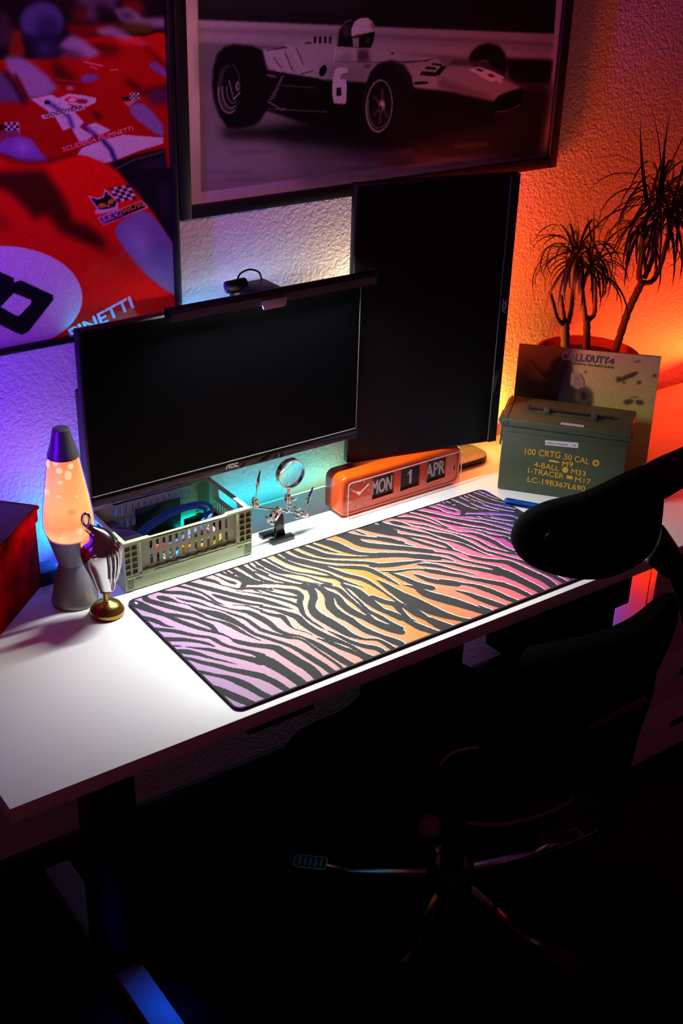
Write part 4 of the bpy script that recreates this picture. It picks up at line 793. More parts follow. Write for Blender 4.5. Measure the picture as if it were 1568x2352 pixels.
for sgn, x in ((1, K0), (-1, K1)):
    xa, xb = sorted((x, x+sgn*.010)); ya, yb_ = KY0+.011, KY1-.011
    MB().box(*sorted((x, x+sgn*.010)), ya, yb_, .0995, KH-.0015).build('rim', SG, cr_, bevel=.0012)
    holes = [rrect(ya+.035, yb_-.035, .074, .096, .006, 4)]+[rrect(ya+.018+i*.0105, ya+.0245+i*.0105, .040, .064, .003, 3) for i in range(11)]
    plate('side_panel', [(ya, .032), (yb_, .032), (yb_, .0995), (ya, .0995)], holes, .0028, SG, cr_, yz(x+sgn*.0045))
    MB().box(*sorted((x, x+sgn*.005)), ya-.006, yb_+.006, .0012, .0315).build('lower_band', SG, cr_, bevel=.001)
    for k in range(5): MB().box(*sorted((x-sgn*.0002, x+sgn*.004)), ya+.004, ya+.016, .036+k*.0128, .0385+k*.0128).box(*sorted((x-sgn*.0002, x+sgn*.004)), yb_-.016, yb_-.004, .036+k*.0128, .0385+k*.0128).build('corner_rung', SG, cr_)
LC = mat('crate_logo', (188, 196, 160), .5)
A_ = at(430, 1303, y=KY0); B_ = at(449, 1297, y=KY0); lettering('lettering', 'MF', A_, B_, NRM, .0105, LC, cr_, off=.0006)
A_ = at(430, 1320, y=KY0); B_ = at(449, 1314, y=KY0); lettering('lettering', 'CO.', A_, B_, NRM, .0095, LC, cr_, off=.0006)
# ---- things inside the crate
def coil(name, label, c, r, z, wr, turns, col, tilt=0., ex=1., rough=.45, grp='coiled cables in the crate', ph=0.):
    P = []
    for t in np.linspace(0, turns*2*math.pi, int(turns*26)):
        k = t/(turns*2*math.pi); rr_ = r*(1-.10*math.sin(t*.37+ph)); P.append((c[0]+ex*rr_*math.cos(t+ph), c[1]+rr_*math.sin(t+ph)*.92, z+wr*2*k*turns*.5+tilt*math.cos(t+ph)*r+wr*.3*math.sin(3.1*t)))
    cm = col if not isinstance(col, tuple) else mat('cable_'+name+'_%d_%d_%d' % col, col, rough); o = MB().tube(P, wr, 8).build(name, cm); o['label'] = label; o['category'] = 'cable'; o['group'] = grp
    return o
coil('coiled_cable', 'thick blue cable looped high across the crate', (.165, .520), .052, .052,   .0036, 2.5, (60, 120, 225), tilt=.45, ex=1.5)
coil('coiled_cable', 'black cable coiled on the floor of the crate beside the blue loop', (.09, .525), .040, .008, .003, 3, (18, 18, 22))
coil('coiled_cable', 'light blue cable coiled against the slotted front of the crate', (.115, .478), .028, .020, .0027, 4, (70, 170, 215), tilt=.25, ex=1.3, ph=1)
coil('coiled_cable', 'red cable bundled behind the front slots of the crate', (.105, .461), .011, .050, .0030, 3, (220, 60, 34), tilt=.2, ex=1.2)
coil('coiled_cable', 'yellow cable bundled at the end of the crate nearest the magnifier', (.222, .466), .016, .034, .0020, 4, (216, 170, 40), tilt=.5, ex=1.3)
coil('coiled_cable', 'orange cable end lying low behind the front slots of the crate', (.165, .459), .012, .044, .0024, 3, (240, 140, 36), tilt=.3)
sw = mat('striped_sleeve', (232, 230, 232), .6); nt = sw.node_tree; tc = nt.nodes.new('ShaderNodeTexCoord'); wv = nt.nodes.new('ShaderNodeTexWave'); wv.inputs['Scale'].default_value = 95; wv.bands_direction = 'DIAGONAL'; rp = nt.nodes.new('ShaderNodeValToRGB')
rp.color_ramp.interpolation = 'CONSTANT'; rp.color_ramp.elements[0].color = lin((40, 50, 110))+(1,); rp.color_ramp.elements[1].position = .3; rp.color_ramp.elements[1].color = lin((232, 230, 232))+(1,); e = rp.color_ramp.elements.new(.85); e.color = lin((190, 40, 40))+(1,)
nt.links.new(tc.outputs['Object'], wv.inputs['Vector']); nt.links.new(wv.outputs['Fac'], rp.inputs[0]); nt.links.new(rp.outputs[0], nt.nodes['Principled BSDF'].inputs['Base Color'])
coil('coiled_cable', 'white cable with blue and red stripes behind the front slots of the crate', (.198, .470), .024, .048, .0046, 2.6, sw, tilt=.12, ex=1.1)
coil('coiled_cable', 'white cable coiled low in the middle of the crate', (.150, .470), .022, .018, .0032, 3, (220, 222, 226), ex=1.4)
def small(name, label, cat, bx, m_, T=None, bev=.003, g=None):
    o = MB().box(*bx).build(name, m_, T=T, bevel=bev); o['label'] = label; o['category'] = cat
    if g: o['group'] = g
    return o
small('power_brick', 'black power brick lying at the back of the crate', 'adapter', (-.035, .035, -.018, .018, 0, .032), BLACKP, TR((.255, .560, .0045), .1))
small('hard_drive_box', 'dark blue hard drive box lying in the crate beside the lava lamp', 'box', (-.022, .022, -.05, .05, 0, .070), mat('navy_box', (26, 34, 70), .3, coat=.4), TR((.055, .530, .0045), .16))
small('phone', 'glossy phone leaning on the blue box in the crate', 'phone', (-.019, .019, -.042, .042, 0, .008), mat('phone_gloss', (30, 30, 40), .1, coat=1), TR((.058, .500, .0765), .20))
small('circuit_board', 'dark circuit board standing against the far side of the crate', 'circuit board', (-.05, .05, -.001, .001, 0, .075), mat('board_black', (14, 20, 26), .4), TR((.17, .588, .0045), 0), bev=0)
# ================================================================ HELPING HAND
hh = thing('helping_hand_stand', 'metal helping hand stand with round magnifier and two clips on black foot', 'tool', (.375, .46, 0))
IRON = mat('cast_iron_paint', (14, 17, 17), .3, coat=.3)
MB().box(.347, .4005, .436, .4525, .0004, .0095).build('foot', IRON, hh, bevel=.0012)
MB().box(.343, .386, .468, .4855, .0004, .0095).build('foot', IRON, hh, bevel=.0012)
MB().box(.366, .390, .4525, .468, .0004, .0080).build('foot_bridge', IRON, hh, bevel=.0008)
MB().prism([(.3655, .0080), (.3885, .0080), (.3860, .020), (.3850, .048), (.3825, .0555), (.3765, .0590), (.3705, .0565), (.3680, .050)], .4525, .4625, 'y').build('upright', IRON, hh, bevel=.0015)
Yh = .452
def hp(px, py, y=Yh): return tuple(at(px, py, y=y))
def bolt(px, py, y=Yh, r=.0030, l=.006, nm='wing_nut'):
    c = hp(px, py, y); b = MB().tube([(c[0], c[1]-l, c[2]), (c[0], c[1]+l, c[2])], r*.7, 10); b.tube([(c[0]-r*1.8, c[1]-l, c[2]+r), (c[0], c[1]-l, c[2]), (c[0]+r*1.8, c[1]-l, c[2]+r)], r*.45, 8); b.ball((c[0], c[1]-l*.6, c[2]), r); b.build(nm, CHROME, hh)
def link(a, b_, w_=.0052, gap=.0046):
    """ball joint clamp: two small plates with a screw"""
    A = Vector(hp(*a)); B = Vector(hp(*b_)); r = thing_part('ball_clamp', hh)
    for s in (-1, 1):
        d = (B-A).normalized(); n = d.cross(Vector((0, 1, 0))).normalized()*w_; m_ = MB(); P = []
        for (cc, t0) in ((B, -1), (A, 1)):
            for t in np.linspace(-math.pi/2, math.pi/2, 7): P.append(cc+(-d*t0*-1*math.cos(t)*w_ if False else d*(math.cos(t)*w_*(-t0)))+n*math.sin(t)*(1 if t0 < 0 else -1))
        P = [(p_.x, p_.z) for p_ in P]; m_.prism(P, A.y+s*gap-.0006, A.y+s*gap+.0006, 'y').build('clamp_plate', CHROME, r, bevel=.0003)
    for c_ in (A, B): MB().ball(c_[:], .0044, 14, 10).build('ball', CHROME, r)
    c_ = (A+B)/2; MB().tube([(c_.x, c_.y-gap-.004, c_.z), (c_.x, c_.y+gap+.004, c_.z)], .0016, 8).ball((c_.x, c_.y-gap-.0035, c_.z), .0032, 10, 8).build('clamp_screw', CHROME, r)
def thing_part(name, parent):
    o = bpy.data.objects.new(name, None); o.empty_display_size = .01; C.objects.link(o); adopt(o, parent); return o
MB().tube([hp(592, 1166), hp(688, 1177)], .0021, 12).build('cross_bar', CHROME, hh)
link((585.5, 1149), (586.5, 1163)); link((692, 1180), (700, 1181)); link((640, 1170), (630, 1188)); link((628, 1180), (621, 1197))
link((661, 1141), (660, 1152)); MB().tube([hp(660, 1155), hp(657, 1176)], .0018, 10).build('joint_rod', CHROME, hh)
for q_ in ((638, 1169), (657, 1174), (682, 1177)): bolt(*q_)
bolt(615, 1190, r=.0036, l=.008); bolt(672, 1146, l=.007); bolt(624, 1200, r=.004, l=.007); bolt(664, 1160, l=.006); bolt(680, 1168, l=.008); bolt(678, 1186, l=.008)
def clip(a, b_, c_):
    """rod from a to b, crocodile clip from b to c"""
    A, B, D = [Vector(hp(*t)) for t in (a, b_, c_)]; MB().tube([A, B], .0014, 10).build('clip_rod', CHROME, hh)
    r = thing_part('crocodile_clip', hh); d = (D-B).normalized(); n = d.cross(Vector((0, 1, 0))).normalized(); L_ = (D-B).length
    MB().tube([B, B+d*L_*.35, D], [.0022, .0034, .0010], 10, flat=1.3).build('jaw', CHROME, r)
    MB().tube([B+d*L_*.30+n*.002, B+d*L_*.30+n*.0075-d*.002], [.0022, .0016], 8).build('jaw_lever', CHROME, r)
    MB().tube([B+d*L_*.45+n*.0022, D+n*.0010], [.0022, .0008], 8).build('jaw', mat('clip_dark', (50, 46, 50), .3, .9), r)
clip((587, 1146), (590.5, 1122), (597.5, 1082)); clip((698, 1176), (704.5, 1157), (719, 1119))
RC = Vector(hp(666.5, 1087, .452)); 
def disc_ring(r0, r1, y0, y1, name, m_, par):
    b = MB(); n = 64; vs = []
    for (r_, y_) in ((r1, y0), (r1, y1), (r0, y1), (r0, y0)):
        for i in range(n): t = 2*math.pi*i/n; vs.append((RC.x+r_*math.cos(t), y_, RC.z+r_*math.sin(t)))
    fs = [(k*n+i, k*n+(i+1) % n, ((k+1) % 4)*n+(i+1) % n, ((k+1) % 4)*n+i) for k in range(4) for i in range(n)]
    return b.add(vs, fs).build(name, m_, par)
disc_ring(.0288, .0310, .4455, .4585, 'magnifier_rim', CHROME, hh); disc_ring(.0312, .0317, .4468, .4480, 'rim_groove', CHROME, hh); disc_ring(.0312, .0317, .4560, .4572, 'rim_groove', CHROME, hh)
gl = mat('magnifier_glass', (250, 252, 252), .0, trans=1., ior=1.5)
b = MB(); n = 48; prof = [(0, -.0032), (.010, -.0029), (.020, -.0017), (.0288, 0)]
vs = [(RC.x, .452-.0032, RC.z)]; 
for r_, dy in prof[1:]: vs += [(RC.x+r_*math.cos(2*math.pi*i/n), .452+dy-.0002, RC.z+r_*math.sin(2*math.pi*i/n)) for i in range(n)]
k0 = len(vs); 
for r_, dy in prof[1:][::-1]: vs += [(RC.x+r_*math.cos(2*math.pi*i/n), .452-dy+.0002, RC.z+r_*math.sin(2*math.pi*i/n)) for i in range(n)]
vs.append((RC.x, .452+.0032, RC.z)); fs = [(0, 1+i, 1+(i+1) % n) for i in range(n)]
for k in range(5): fs += [(1+k*n+i, 1+(k+1)*n+i, 1+(k+1)*n+(i+1) % n, 1+k*n+(i+1) % n) for i in range(n)]
fs += [(len(vs)-1, 1+5*n+(i+1) % n, 1+5*n+i) for i in range(n)]
b.add(vs, fs).build('lens', gl, hh)
MB().tube([hp(664.5, 1118), hp(662.5, 1134)], .0036, 14).build('magnifier_handle', CHROME, hh)
MB().ball(hp(662, 1137), .0044, 14, 10).build('handle_ball', CHROME, hh)
# ================================================================ FLIP CLOCK
ck = thing('flip_clock', 'long orange flip calendar clock with white dial reading ten past ten', 'clock', (.69, .488, 0))
ORG = mat('orange_plastic', (238, 84, 14), .22, coat=.5)
cx0, cx1, cz0, cz1 = .5285, .856, .0006, .0945
def rr3(x0, x1, z0, z1, r): return rrect(x0, x1, z0, z1, r, 8)
def loft_y(name, rings_, m_, par, cap=(True, True)):
    b = MB(); n = len(rings_[0][1]); vs = [(x, y, z) for y, P in rings_ for x, z in P]; fs = []
    for k in range(len(rings_)-1): fs += [(k*n+i, k*n+(i+1) % n, (k+1)*n+(i+1) % n, (k+1)*n+i) for i in range(n)]
    if cap[0]: fs.append(tuple(range(n)))
    if cap[1]: fs.append(tuple(range((len(rings_)-1)*n, len(rings_)*n)))
    return b.add(vs, fs).build(name, m_, par)
R_ = .018
loft_y('case', [(.4560, rr3(cx0+.0085, cx1-.0085, cz0+.0085, cz1-.0085, R_-.007)), (.4562, rr3(cx0+.005, cx1-.005, cz0+.005, cz1-.005, R_-.004)), (.4580, rr3(cx0+.002, cx1-.002, cz0+.002, cz1-.002, R_-.002)), (.4615, rr3(cx0, cx1, cz0, cz1, R_)), (.4900, rr3(cx0, cx1, cz0, cz1, R_))], ORG, ck, (False, False))
loft_y('rear_case', [(.4900, rr3(cx0, cx1, cz0, cz1, R_)), (.5130, rr3(cx0, cx1, cz0, cz1, R_)), (.5175, rr3(cx0+.004, cx1-.004, cz0+.004, cz1-.004, R_-.003))], mat('case_orange_shaded', (170, 62, 30), .3, coat=.4), ck, (False, True))  # darker orange: dim light on the rear is put into the colour
W_ = [(.6120, .6715, .0225, .0745), (.6885, .7430, .0225, .0745), (.7620, .8160, .0232, .0755)]
plate('front_panel', rrect(cx0+.007, cx1-.007, cz0+.007, cz1-.007, .010, 5), [rrect(a_, b_, c_, d_, .0015, 2) for a_, b_, c_, d_ in W_], .0020, ORG, ck, xz(.4585))
FLP = mat('flap_black', (14, 14, 15), .5); FLW = mat('flap_white', (226, 226, 228), .6)
for (a_, b_, c_, d_), s_ in zip(W_, ('MON', '1', 'APR')):
    zc = (c_+d_)/2; wv_ = thing_part('window', ck)
    MB().box(a_-.001, b_+.001, .4595, .4660, c_-.001, c_).box(a_-.001, b_+.001, .4595, .4660, d_, d_+.001).box(a_-.001, a_, .4595, .4660, c_, d_).box(b_, b_+.001, .4595, .4660, c_, d_).build('window_frame', ORG, wv_)
    MB().box(a_, b_, .4640, .4655, c_, zc-.0003).build('flap', FLP, wv_); MB().box(a_, b_, .4632, .4650, zc+.0003, d_).build('flap', FLP, wv_)
    mx_ = (a_+b_)/2; hw_ = .0265
    if s_ == '1':
        z_ = zc-.0165; MB().prism([(mx_+q_[0], z_+q_[1]) for q_ in ((.0005, 0), (.0065, 0), (.0065, .0335), (.0020, .0335), (-.0055, .0268), (-.0055, .0215), (.0005, .0262))], .4627, .4632, 'y').build('flap_lettering', FLW, wv_, smooth=False)
    else: lettering('flap_lettering', s_, (mx_-hw_, .4632, zc-.0165), (mx_+hw_, .4632, zc-.0165), NRM, .033, FLW, wv_, bold=.02, off=.0003)
MB().tube([(.839, .4576, .0435), (.839, .4590, .0435)], .0001, 6).build('pin', FLP, ck); MB().box(.8375, .8410, .4570, .4580, .036, .048).build('slot', FLP, ck)
MB().box(cx0+.03, cx1-.03, .4640, .4655, .006, .012).build('inner_rail', ORG, ck)
DC = Vector((.5755, .4572, .0490)); IV = mat('dial_ivory', (236, 224, 208), .5)
for h in range(1, 13):
    t = math.radians(90-30*h); c_ = DC+Vector((.0262*math.cos(t), 0, .0290*math.sin(t))); s_ = str(h); hw_ = .0024*len(s_)*(.8 if h in (1, 11) else 1)
    lettering('dial_number', s_, (c_.x-hw_, DC.y, c_.z-.0034), (c_.x+hw_, DC.y, c_.z-.0034), NRM, .0068, IV, ck, off=.0002)
tk = MB()
for k in range(60):
    t = 2*math.pi*k/60; c_ = DC+Vector((.0325*math.cos(t), -.0002, .0352*math.sin(t))); s_ = .00045 if k % 5 else .0008; tk.box(c_.x-s_, c_.x+s_, c_.y-.0002, c_.y, c_.z-s_, c_.z+s_)
tk.build('minute_track', IV, ck)
HW = mat('hand_white', (245, 240, 235), .4)
def hand(deg, L_, w_, y):
    t = math.radians(90-deg); d = Vector((math.cos(t), 0, math.sin(t))); n = Vector((-d.z, 0, d.x))*w_/2; A = DC+Vector((0, y, 0)); pts = [A-n, A+d*L_-n*.8, A+d*L_+n*.8, A+n]
    MB().hexa([(p_.x, p_.y+dy, p_.z) for dy in (0, -.0007) for p_ in pts]).build('clock_hand', HW, ck)
hand(303, .0200, .0030, -.0010); hand(57, .0300, .0022, -.0020)
MB().tube([(DC.x, DC.y-.003, DC.z), (DC.x, DC.y, DC.z)], .0034, 16).build('hand_boss', HW, ck)
sm_ = DC+Vector((.004, -.0012, -.004)); MB().box(sm_.x-.0006, sm_.x+.0006, sm_.y-.0004, sm_.y, sm_.z-.003, sm_.z+.003).build('second_hand', mat('second_red', (200, 20, 16), .4), ck)
loft_y('clear_cover', [(.4455, rr3(cx0+.0125, cx1-.0075, cz0+.0025, cz1-.0105, .006)), (.4460, rr3(cx0+.011, cx1-.006, cz0+.001, cz1-.009, .007)), (.4575, rr3(cx0+.010, cx1-.005, cz0+.0005, cz1-.008, .008))], thin_glass('clear_acrylic', (255, 250, 248), .06, .008, .30), ck, (True, False))
_cv = rr3(cx0+.0115, cx1-.0065, cz0+.0015, cz1-.0095, .0065)
MB().tube([(x, .4455, z) for x, z in _cv]+[(_cv[0][0], .4455, _cv[0][1])], .0007, 6, cap=False).build('cover_edge', mat('acrylic_edge', (240, 225, 215), .15, coat=1), ck)
# ================================================================ AMMO CAN
AX, AY, AT, AW, AD, AH = .9008, .3885, -.8877, .2819, .1395, .1733
TA = TR((AX, AY, 0), AT); ac = thing('ammunition_can', 'olive green steel ammunition can with yellow stencilled lettering', 'ammo can', (TA @ Vector((AW/2, AD/2, 0)))[:], AT)
OLV = mat('olive_paint', (70, 82, 52), .55, coat=.15, bump=(220, .15, .0006), noise=(60, (62, 74, 50), .9))
MB().box(.006, AW-.006, .005, AD-.003, .0004, .1640).build('body', OLV, ac, TA, bevel=.004)
MB().box(.012, AW-.012, .0035, .006, .1430, .1455).build('body_bead', OLV, ac, TA, bevel=.0006)
MB().prism([(.0, .1575), (AW, .1575), (AW, .1600), (AW, .169), (AW-.003, AH), (.003, AH), (.0, .169)], 0, AD, 'y').build('lid', OLV, ac, TA, bevel=.0035)
MB().box(-.0022, .018, -.0015, AD-.004, .162, .1690).build('lid_hinge_strap', OLV, ac, TA, bevel=.0015)
MB().box(.010, .014, .004, AD-.006, AH-.0005, AH+.0016).build('lid_crease', OLV, ac, TA, bevel=.0005)
MB().box(.07, .212, .055, .088, AH, AH+.0018).build('handle_plate', OLV, ac, TA, bevel=.0006)
MB().tube([(.052, .062, AH+.006), (.062, .062, AH+.0075), (.21, .062, AH+.0075), (.232, .066, AH+.006), (.232, .080, AH+.004)], .0024, 10).tube([(.052, .062, AH+.006), (.052, .080, AH+.004)], .0024, 10).build('carry_handle', mat('handle_dark', (30, 34, 24), .5), ac, TA)
for x in (.085, .188): MB().box(x, x+.014, .052, .072, AH, AH+.012).build('handle_loop', OLV, ac, TA, bevel=.002)
MB().box(-.004, .003, .045, .095, .09, .150).build('latch', OLV, ac, TA, bevel=.002); MB().tube([(-.006, .045, .150), (-.006, .095, .150)], .004, 10).build('latch_pin', OLV, ac, TA)
AN = (TA.to_3x3() @ Vector((0, -1, 0))); AO = (TA @ Vector((0, .005, 0)))
afp = lambda px, py: at(px, py, o=AO, n=AN)
def c6(x, y): return (1120+x/3.5, 760+y/3.5)
YEL = mat('stencil_yellow', (214, 168, 26), .7)
AUP = (0, 0, 1)
def atext(s_, A, B, h, nm='stencil_lettering'): lettering(nm, s_, afp(*c6(*A)), afp(*c6(*B)), AN, h, YEL, ac, bold=.012, off=.0007, up=AUP)
atext('100 CRTG', (296, 990), (582, 1022), .0145); atext('.50 CAL', (600, 1028), (812, 1072), .0135)
atext('M9', (596, 1086), (682, 1096), .0125); atext('4-BALL', (372, 1090), (570, 1126), .0125); atext('M33', (668, 1146), (784, 1170), .0125)
atext('1-TRACER', (322, 1140), (608, 1188), .0125); atext('M17', (700, 1212), (824, 1232), .0125); atext('LC-19B367L690', (318, 1210), (780, 1288), .0125)
AXV = TA.to_3x3() @ Vector((1, 0, 0))
def mark(P, nm, m_=None, off=.0007):
    b = MB(); vs = [afp(*c6(*q_))+np.array(AN)*off for q_ in P]; b.add(vs, [tuple(range(len(P)))]).build(nm, m_ or YEL, ac, smooth=False)
def circ(x, y, rx, ry, n=20): return [(x+rx*math.cos(2*math.pi*i/n), y+ry*math.sin(2*math.pi*i/n)) for i in range(n)]
mark(circ(868, 1062, 29, 27), 'stencil_mark'); mark([(850, 1055), (888, 1060), (888, 1068), (850, 1063)], 'stencil_cross', OLV, .0011); mark([(864, 1044), (872, 1044), (870, 1080), (862, 1080)], 'stencil_cross', OLV, .0011)
mark(circ(622, 1116, 25, 24), 'stencil_mark'); mark([(634, 1158), (684, 1168), (682, 1194), (632, 1184)], 'stencil_mark')
mark([(490, 1035), (520, 1036), (545, 1042), (574, 1050), (574, 1060), (545, 1060), (520, 1052), (492, 1050)], 'stencil_mark')
mark([(461, 877), (728, 899), (725, 942), (460, 915)], 'paper_label', mat('paper_label', (206, 206, 200), .7)); 
lettering('lettering', '1305-01-370-2594', afp(*c6(470, 904)), afp(*c6(640, 922)), AN, .0042, mat('label_ink', (60, 60, 62), .7), ac, off=.0012, up=AUP); lettering('lettering', '-55', afp(*c6(672, 925)), afp(*c6(706, 929)), AN, .0042, MATS['label_ink'], ac, off=.0012, up=AUP)
MB().box(.128, .178, .008, .018, AH-.001, AH+.0012).build('lid_label', mat('worn_label', (186, 184, 178), .8), ac, TA)
# ================================================================ METAL SHEET
SX, SY, ST, SW, SH, SL = 1.0219, .4797, -.8117, .3151, .2751, .050
TS = TR((SX, SY, 0), ST); n_ = Vector((0, SL, SH)); 
TS2 = TS @ Matrix.Rotation(-math.atan2(SL, SH), 4, 'X'); hs = math.hypot(SL, SH)
ms = thing('metal_sign', 'thin printed sheet with a game title leaning behind the ammunition can', 'sign', (TS @ Vector((SW/2, 0, 0)))[:], ST)
MB().box(0, SW, .0004, .0022, 0, hs).build('sheet', mat('sheet_edge', (90, 92, 70), .4, .5), ms, TS2)
SO = TS2 @ Vector((0, 0, 0)); SN = TS2.to_3x3() @ Vector((0, -1, 0)); iT = np.array(TS2.inverted())
def splane(px, py):
    p_ = at(px, py, o=SO, n=SN); q_ = iT @ np.append(p_, 1); return (q_[0], q_[2])
a = Art(0.001, SW-.001, 0.001, hs-.001, .0014, (182, 186, 108), splane)
def s6(*q): return [(1120+x/3.5, 760+y/3.5) for x, y in q]
a.poly(s6((200, 40), (740, 100), (700, 200), (640, 330), (500, 600), (200, 620)), (66, 62, 56), .95, 10); a.poly(s6((260, 300), (600, 420), (560, 620), (200, 600)), (30, 28, 22), .8, 8)
a.poly(s6((900, 60), (1400, 180), (1390, 320), (1000, 260)), (172, 176, 130), .7, 14); a.poly(s6((700, 400), (1350, 450), (1300, 900), (800, 700)), (184, 186, 92), .6, 14)
a.ell(*s6((590, 290))[0], 24, 27, (22, 19, 20), 1, 2, rot=40); a.poly(s6((440, 330), (540, 300), (690, 320), (740, 430), (640, 470), (450, 420)), (20, 18, 16), .95, 3)
a.poly(s6((310, 240), (345, 230), (470, 370), (660, 440), (760, 440), (840, 500), (840, 610), (500, 600), (300, 540)), (26, 24, 17), .9, 3); a.poly(s6((315, 250), (440, 370), (430, 420), (310, 380)), (74, 66, 48), .8, 3)
a.line(s6((330, 245), (370, 310), (430, 370), (485, 398)), 1.8, (160, 156, 140), .8, 1)
a.poly(s6((670, 340), (700, 318), (745, 345), (775, 400), (770, 450), (720, 475), (660, 430)), (156, 148, 112), 1, 1)
for i in range(4): a.line(s6((690+i*14, 335+i*8), (700+i*12, 390+i*8), (685+i*18, 450)), 1.2, (70, 64, 44), .7)
a.poly(s6((700, 490), (800, 440), (830, 480), (840, 560), (780, 600), (690, 560)), (86, 80, 50), .9, 2); a.poly(s6((740, 500), (780, 480), (800, 540), (760, 560)), (34, 30, 20), .9, 1); a.line(s6((745, 345), (775, 400), (772, 440)), 2, (30, 26, 18), .9)
for q_ in ((785, 330, 3, 3, 0), (1115, 372, 26, 5, -25), (1050, 385, 6, 5, 0), (1215, 415, 6, 4, -10), (1130, 570, 12, 6, -10), (1220, 575, 10, 6, 10), (1200, 245, 8, 1.6, -10), (1175, 533, 10, 1.4, 0), (1340, 360, 5, 4, 0), (1095, 415, 4, 3, 0), (1175, 352, 12, 3, -30)): a.ell(*s6(q_[:2])[0], q_[2], q_[3], (62, 58, 30), .85, 1, rot=q_[4])
ob = a.mesh('print', print_mat('print_metal', .45, .1, .0), ms, lambda u, v: (np.array(TS2) @ np.stack([u, np.full_like(u, -.0002), v, np.ones_like(u)])).T[:, :3], .18)
def stext(s_, A, B, h, col, bold=.02, off=.0009): lettering('lettering', s_, at(*s6(A)[0], o=SO, n=SN), at(*s6(B)[0], o=SO, n=SN), SN, h, mat('ink_%d_%d_%d' % col, col, .5), ms, bold=bold, off=off, up=TS2.to_3x3() @ Vector((0, 0, 1)))
for k_, (col, o_) in enumerate((((24, 24, 22), .0006), ((96, 100, 104), .0009))):
    dx, dy = (0, 0) if k_ else (3, 4)
    for s_, A, B, h in (('CALL', (592+dx, 226+dy), (772+dx, 243+dy), .0165), ('OF', (776+dx, 226+dy), (786+dx, 227+dy), .004), ('DUTY', (786+dx, 243+dy), (966+dx, 262+dy), .0155), ('4', (964+dx, 262+dy), (1010+dx, 262+dy), .0115)): stext(s_, A, B, h, col, .03, o_)
stext('MODERN WARFARE', (586, 258), (1012, 303), .0052, (34, 62, 20), .02)
# ================================================================ FOLDING KNIFE
kc = at(1216, 1160, z=.006); KT = TR((0, 0, 0), 0); ka = np.array([.0627, -.0881]); ka /= np.hypot(*ka); kang = math.atan2(ka[1], ka[0]); TK = TR((kc[0], kc[1], 0), kang)
kn = thing('folding_knife', 'blue handled folding knife lying closed in front of the ammunition can', 'knife', (kc[0], kc[1], 0), kang)
KB = mat('blue_anodised', (10, 84, 200), .35, .3)
MB().prism([(-.056, -.004), (-.052, -.0085), (-.03, -.0085), (.0, -.0080), (.03, -.0085), (.052, -.0075), (.058, -.002), (.056, .005), (.030, .0055), (.018, .0080), (-.01, .0085), (-.04, .0095), (-.052, .0088), (-.057, .004)], .0006, .0105).build('handle', KB, kn, TK, bevel=.002)
MB().box(-.050, .052, -.0092, -.0074, .003, .0075).build('spine', mat('knife_dark', (16, 18, 24), .4, .5), kn, TK); MB().prism([(.012, .005), (.05, .003), (.056, .006), (.048, .011), (.032, .0125), (.020, .0085)], .003, .0085).build('blade_tang', MATS['knife_dark'], kn, TK, bevel=.0008)
MB().ball((-.036, .011, .006), (.003, .003, .003), 10, 8).build('thumb_stud', KB, kn, TK)
for i in range(7): MB().box(-.048+i*.005, -.0462+i*.005, -.0080, -.0045, .0100, .0110).build('grip_groove', MATS['knife_dark'], kn, TK)
for x in (-.045, .0, .046): MB().lathe([(.0016, .0100), (.0016, .0112)], (x, .001), 10).build('screw', DARKM, kn, TK)
MB().box(-.052, -.036, .002, .0045, .0100, .0111).box(-.018, -.004, .003, .005, .0100, .0110).build('cutout', MATS['knife_dark'], kn, TK)
# ================================================================ RED TIN BOX
bc = Vector((-.104, .541, 0)); d1 = Vector((-.735, -.678, 0)).normalized(); d2 = Vector((-.620, .785, 0)).normalized(); d2 = (d2-d1*d2.dot(d1)).normalized(); BW, BD, BH = .30, .082, .170
rb = thing('storage_box', 'old scuffed red metal storage box with dark lid beside the lava lamp', 'box', (bc+d1*.15+d2*.04)[:], math.atan2(d1.y, d1.x))
Mb = Matrix(((d1.x, d2.x, 0, bc.x), (d1.y, d2.y, 0, bc.y), (0, 0, 1, 0), (0, 0, 0, 1)))
REDP = mat('worn_red_paint', (196, 6, 4), .75, coat=.0, spec=.0, noise=(16, (70, 6, 6), .35), bump=(40, .2, .001))
MB().box(0, BW, 0, BD, .0004, BH-.03).build('body', REDP, rb, Mb, bevel=.002)
MB().box(-.004, BW+.004, -.004, BD+.002, BH-.032, BH-.005).build('lid', REDP, rb, Mb, bevel=.003)
MB().box(-.002, BW+.002, -.002, BD+.001, BH-.005, BH).build('lid_top', mat('dark_lid', (58, 20, 36), .6), rb, Mb, bevel=.001)
MB().tube([(-.004, -.005, BH-.003), (BW, -.005, BH-.003)], .0032, 8).tube([(-.005, -.004, BH-.003), (-.005, BD, BH-.003)], .0032, 8).build('rolled_edge', REDP, rb, Mb)
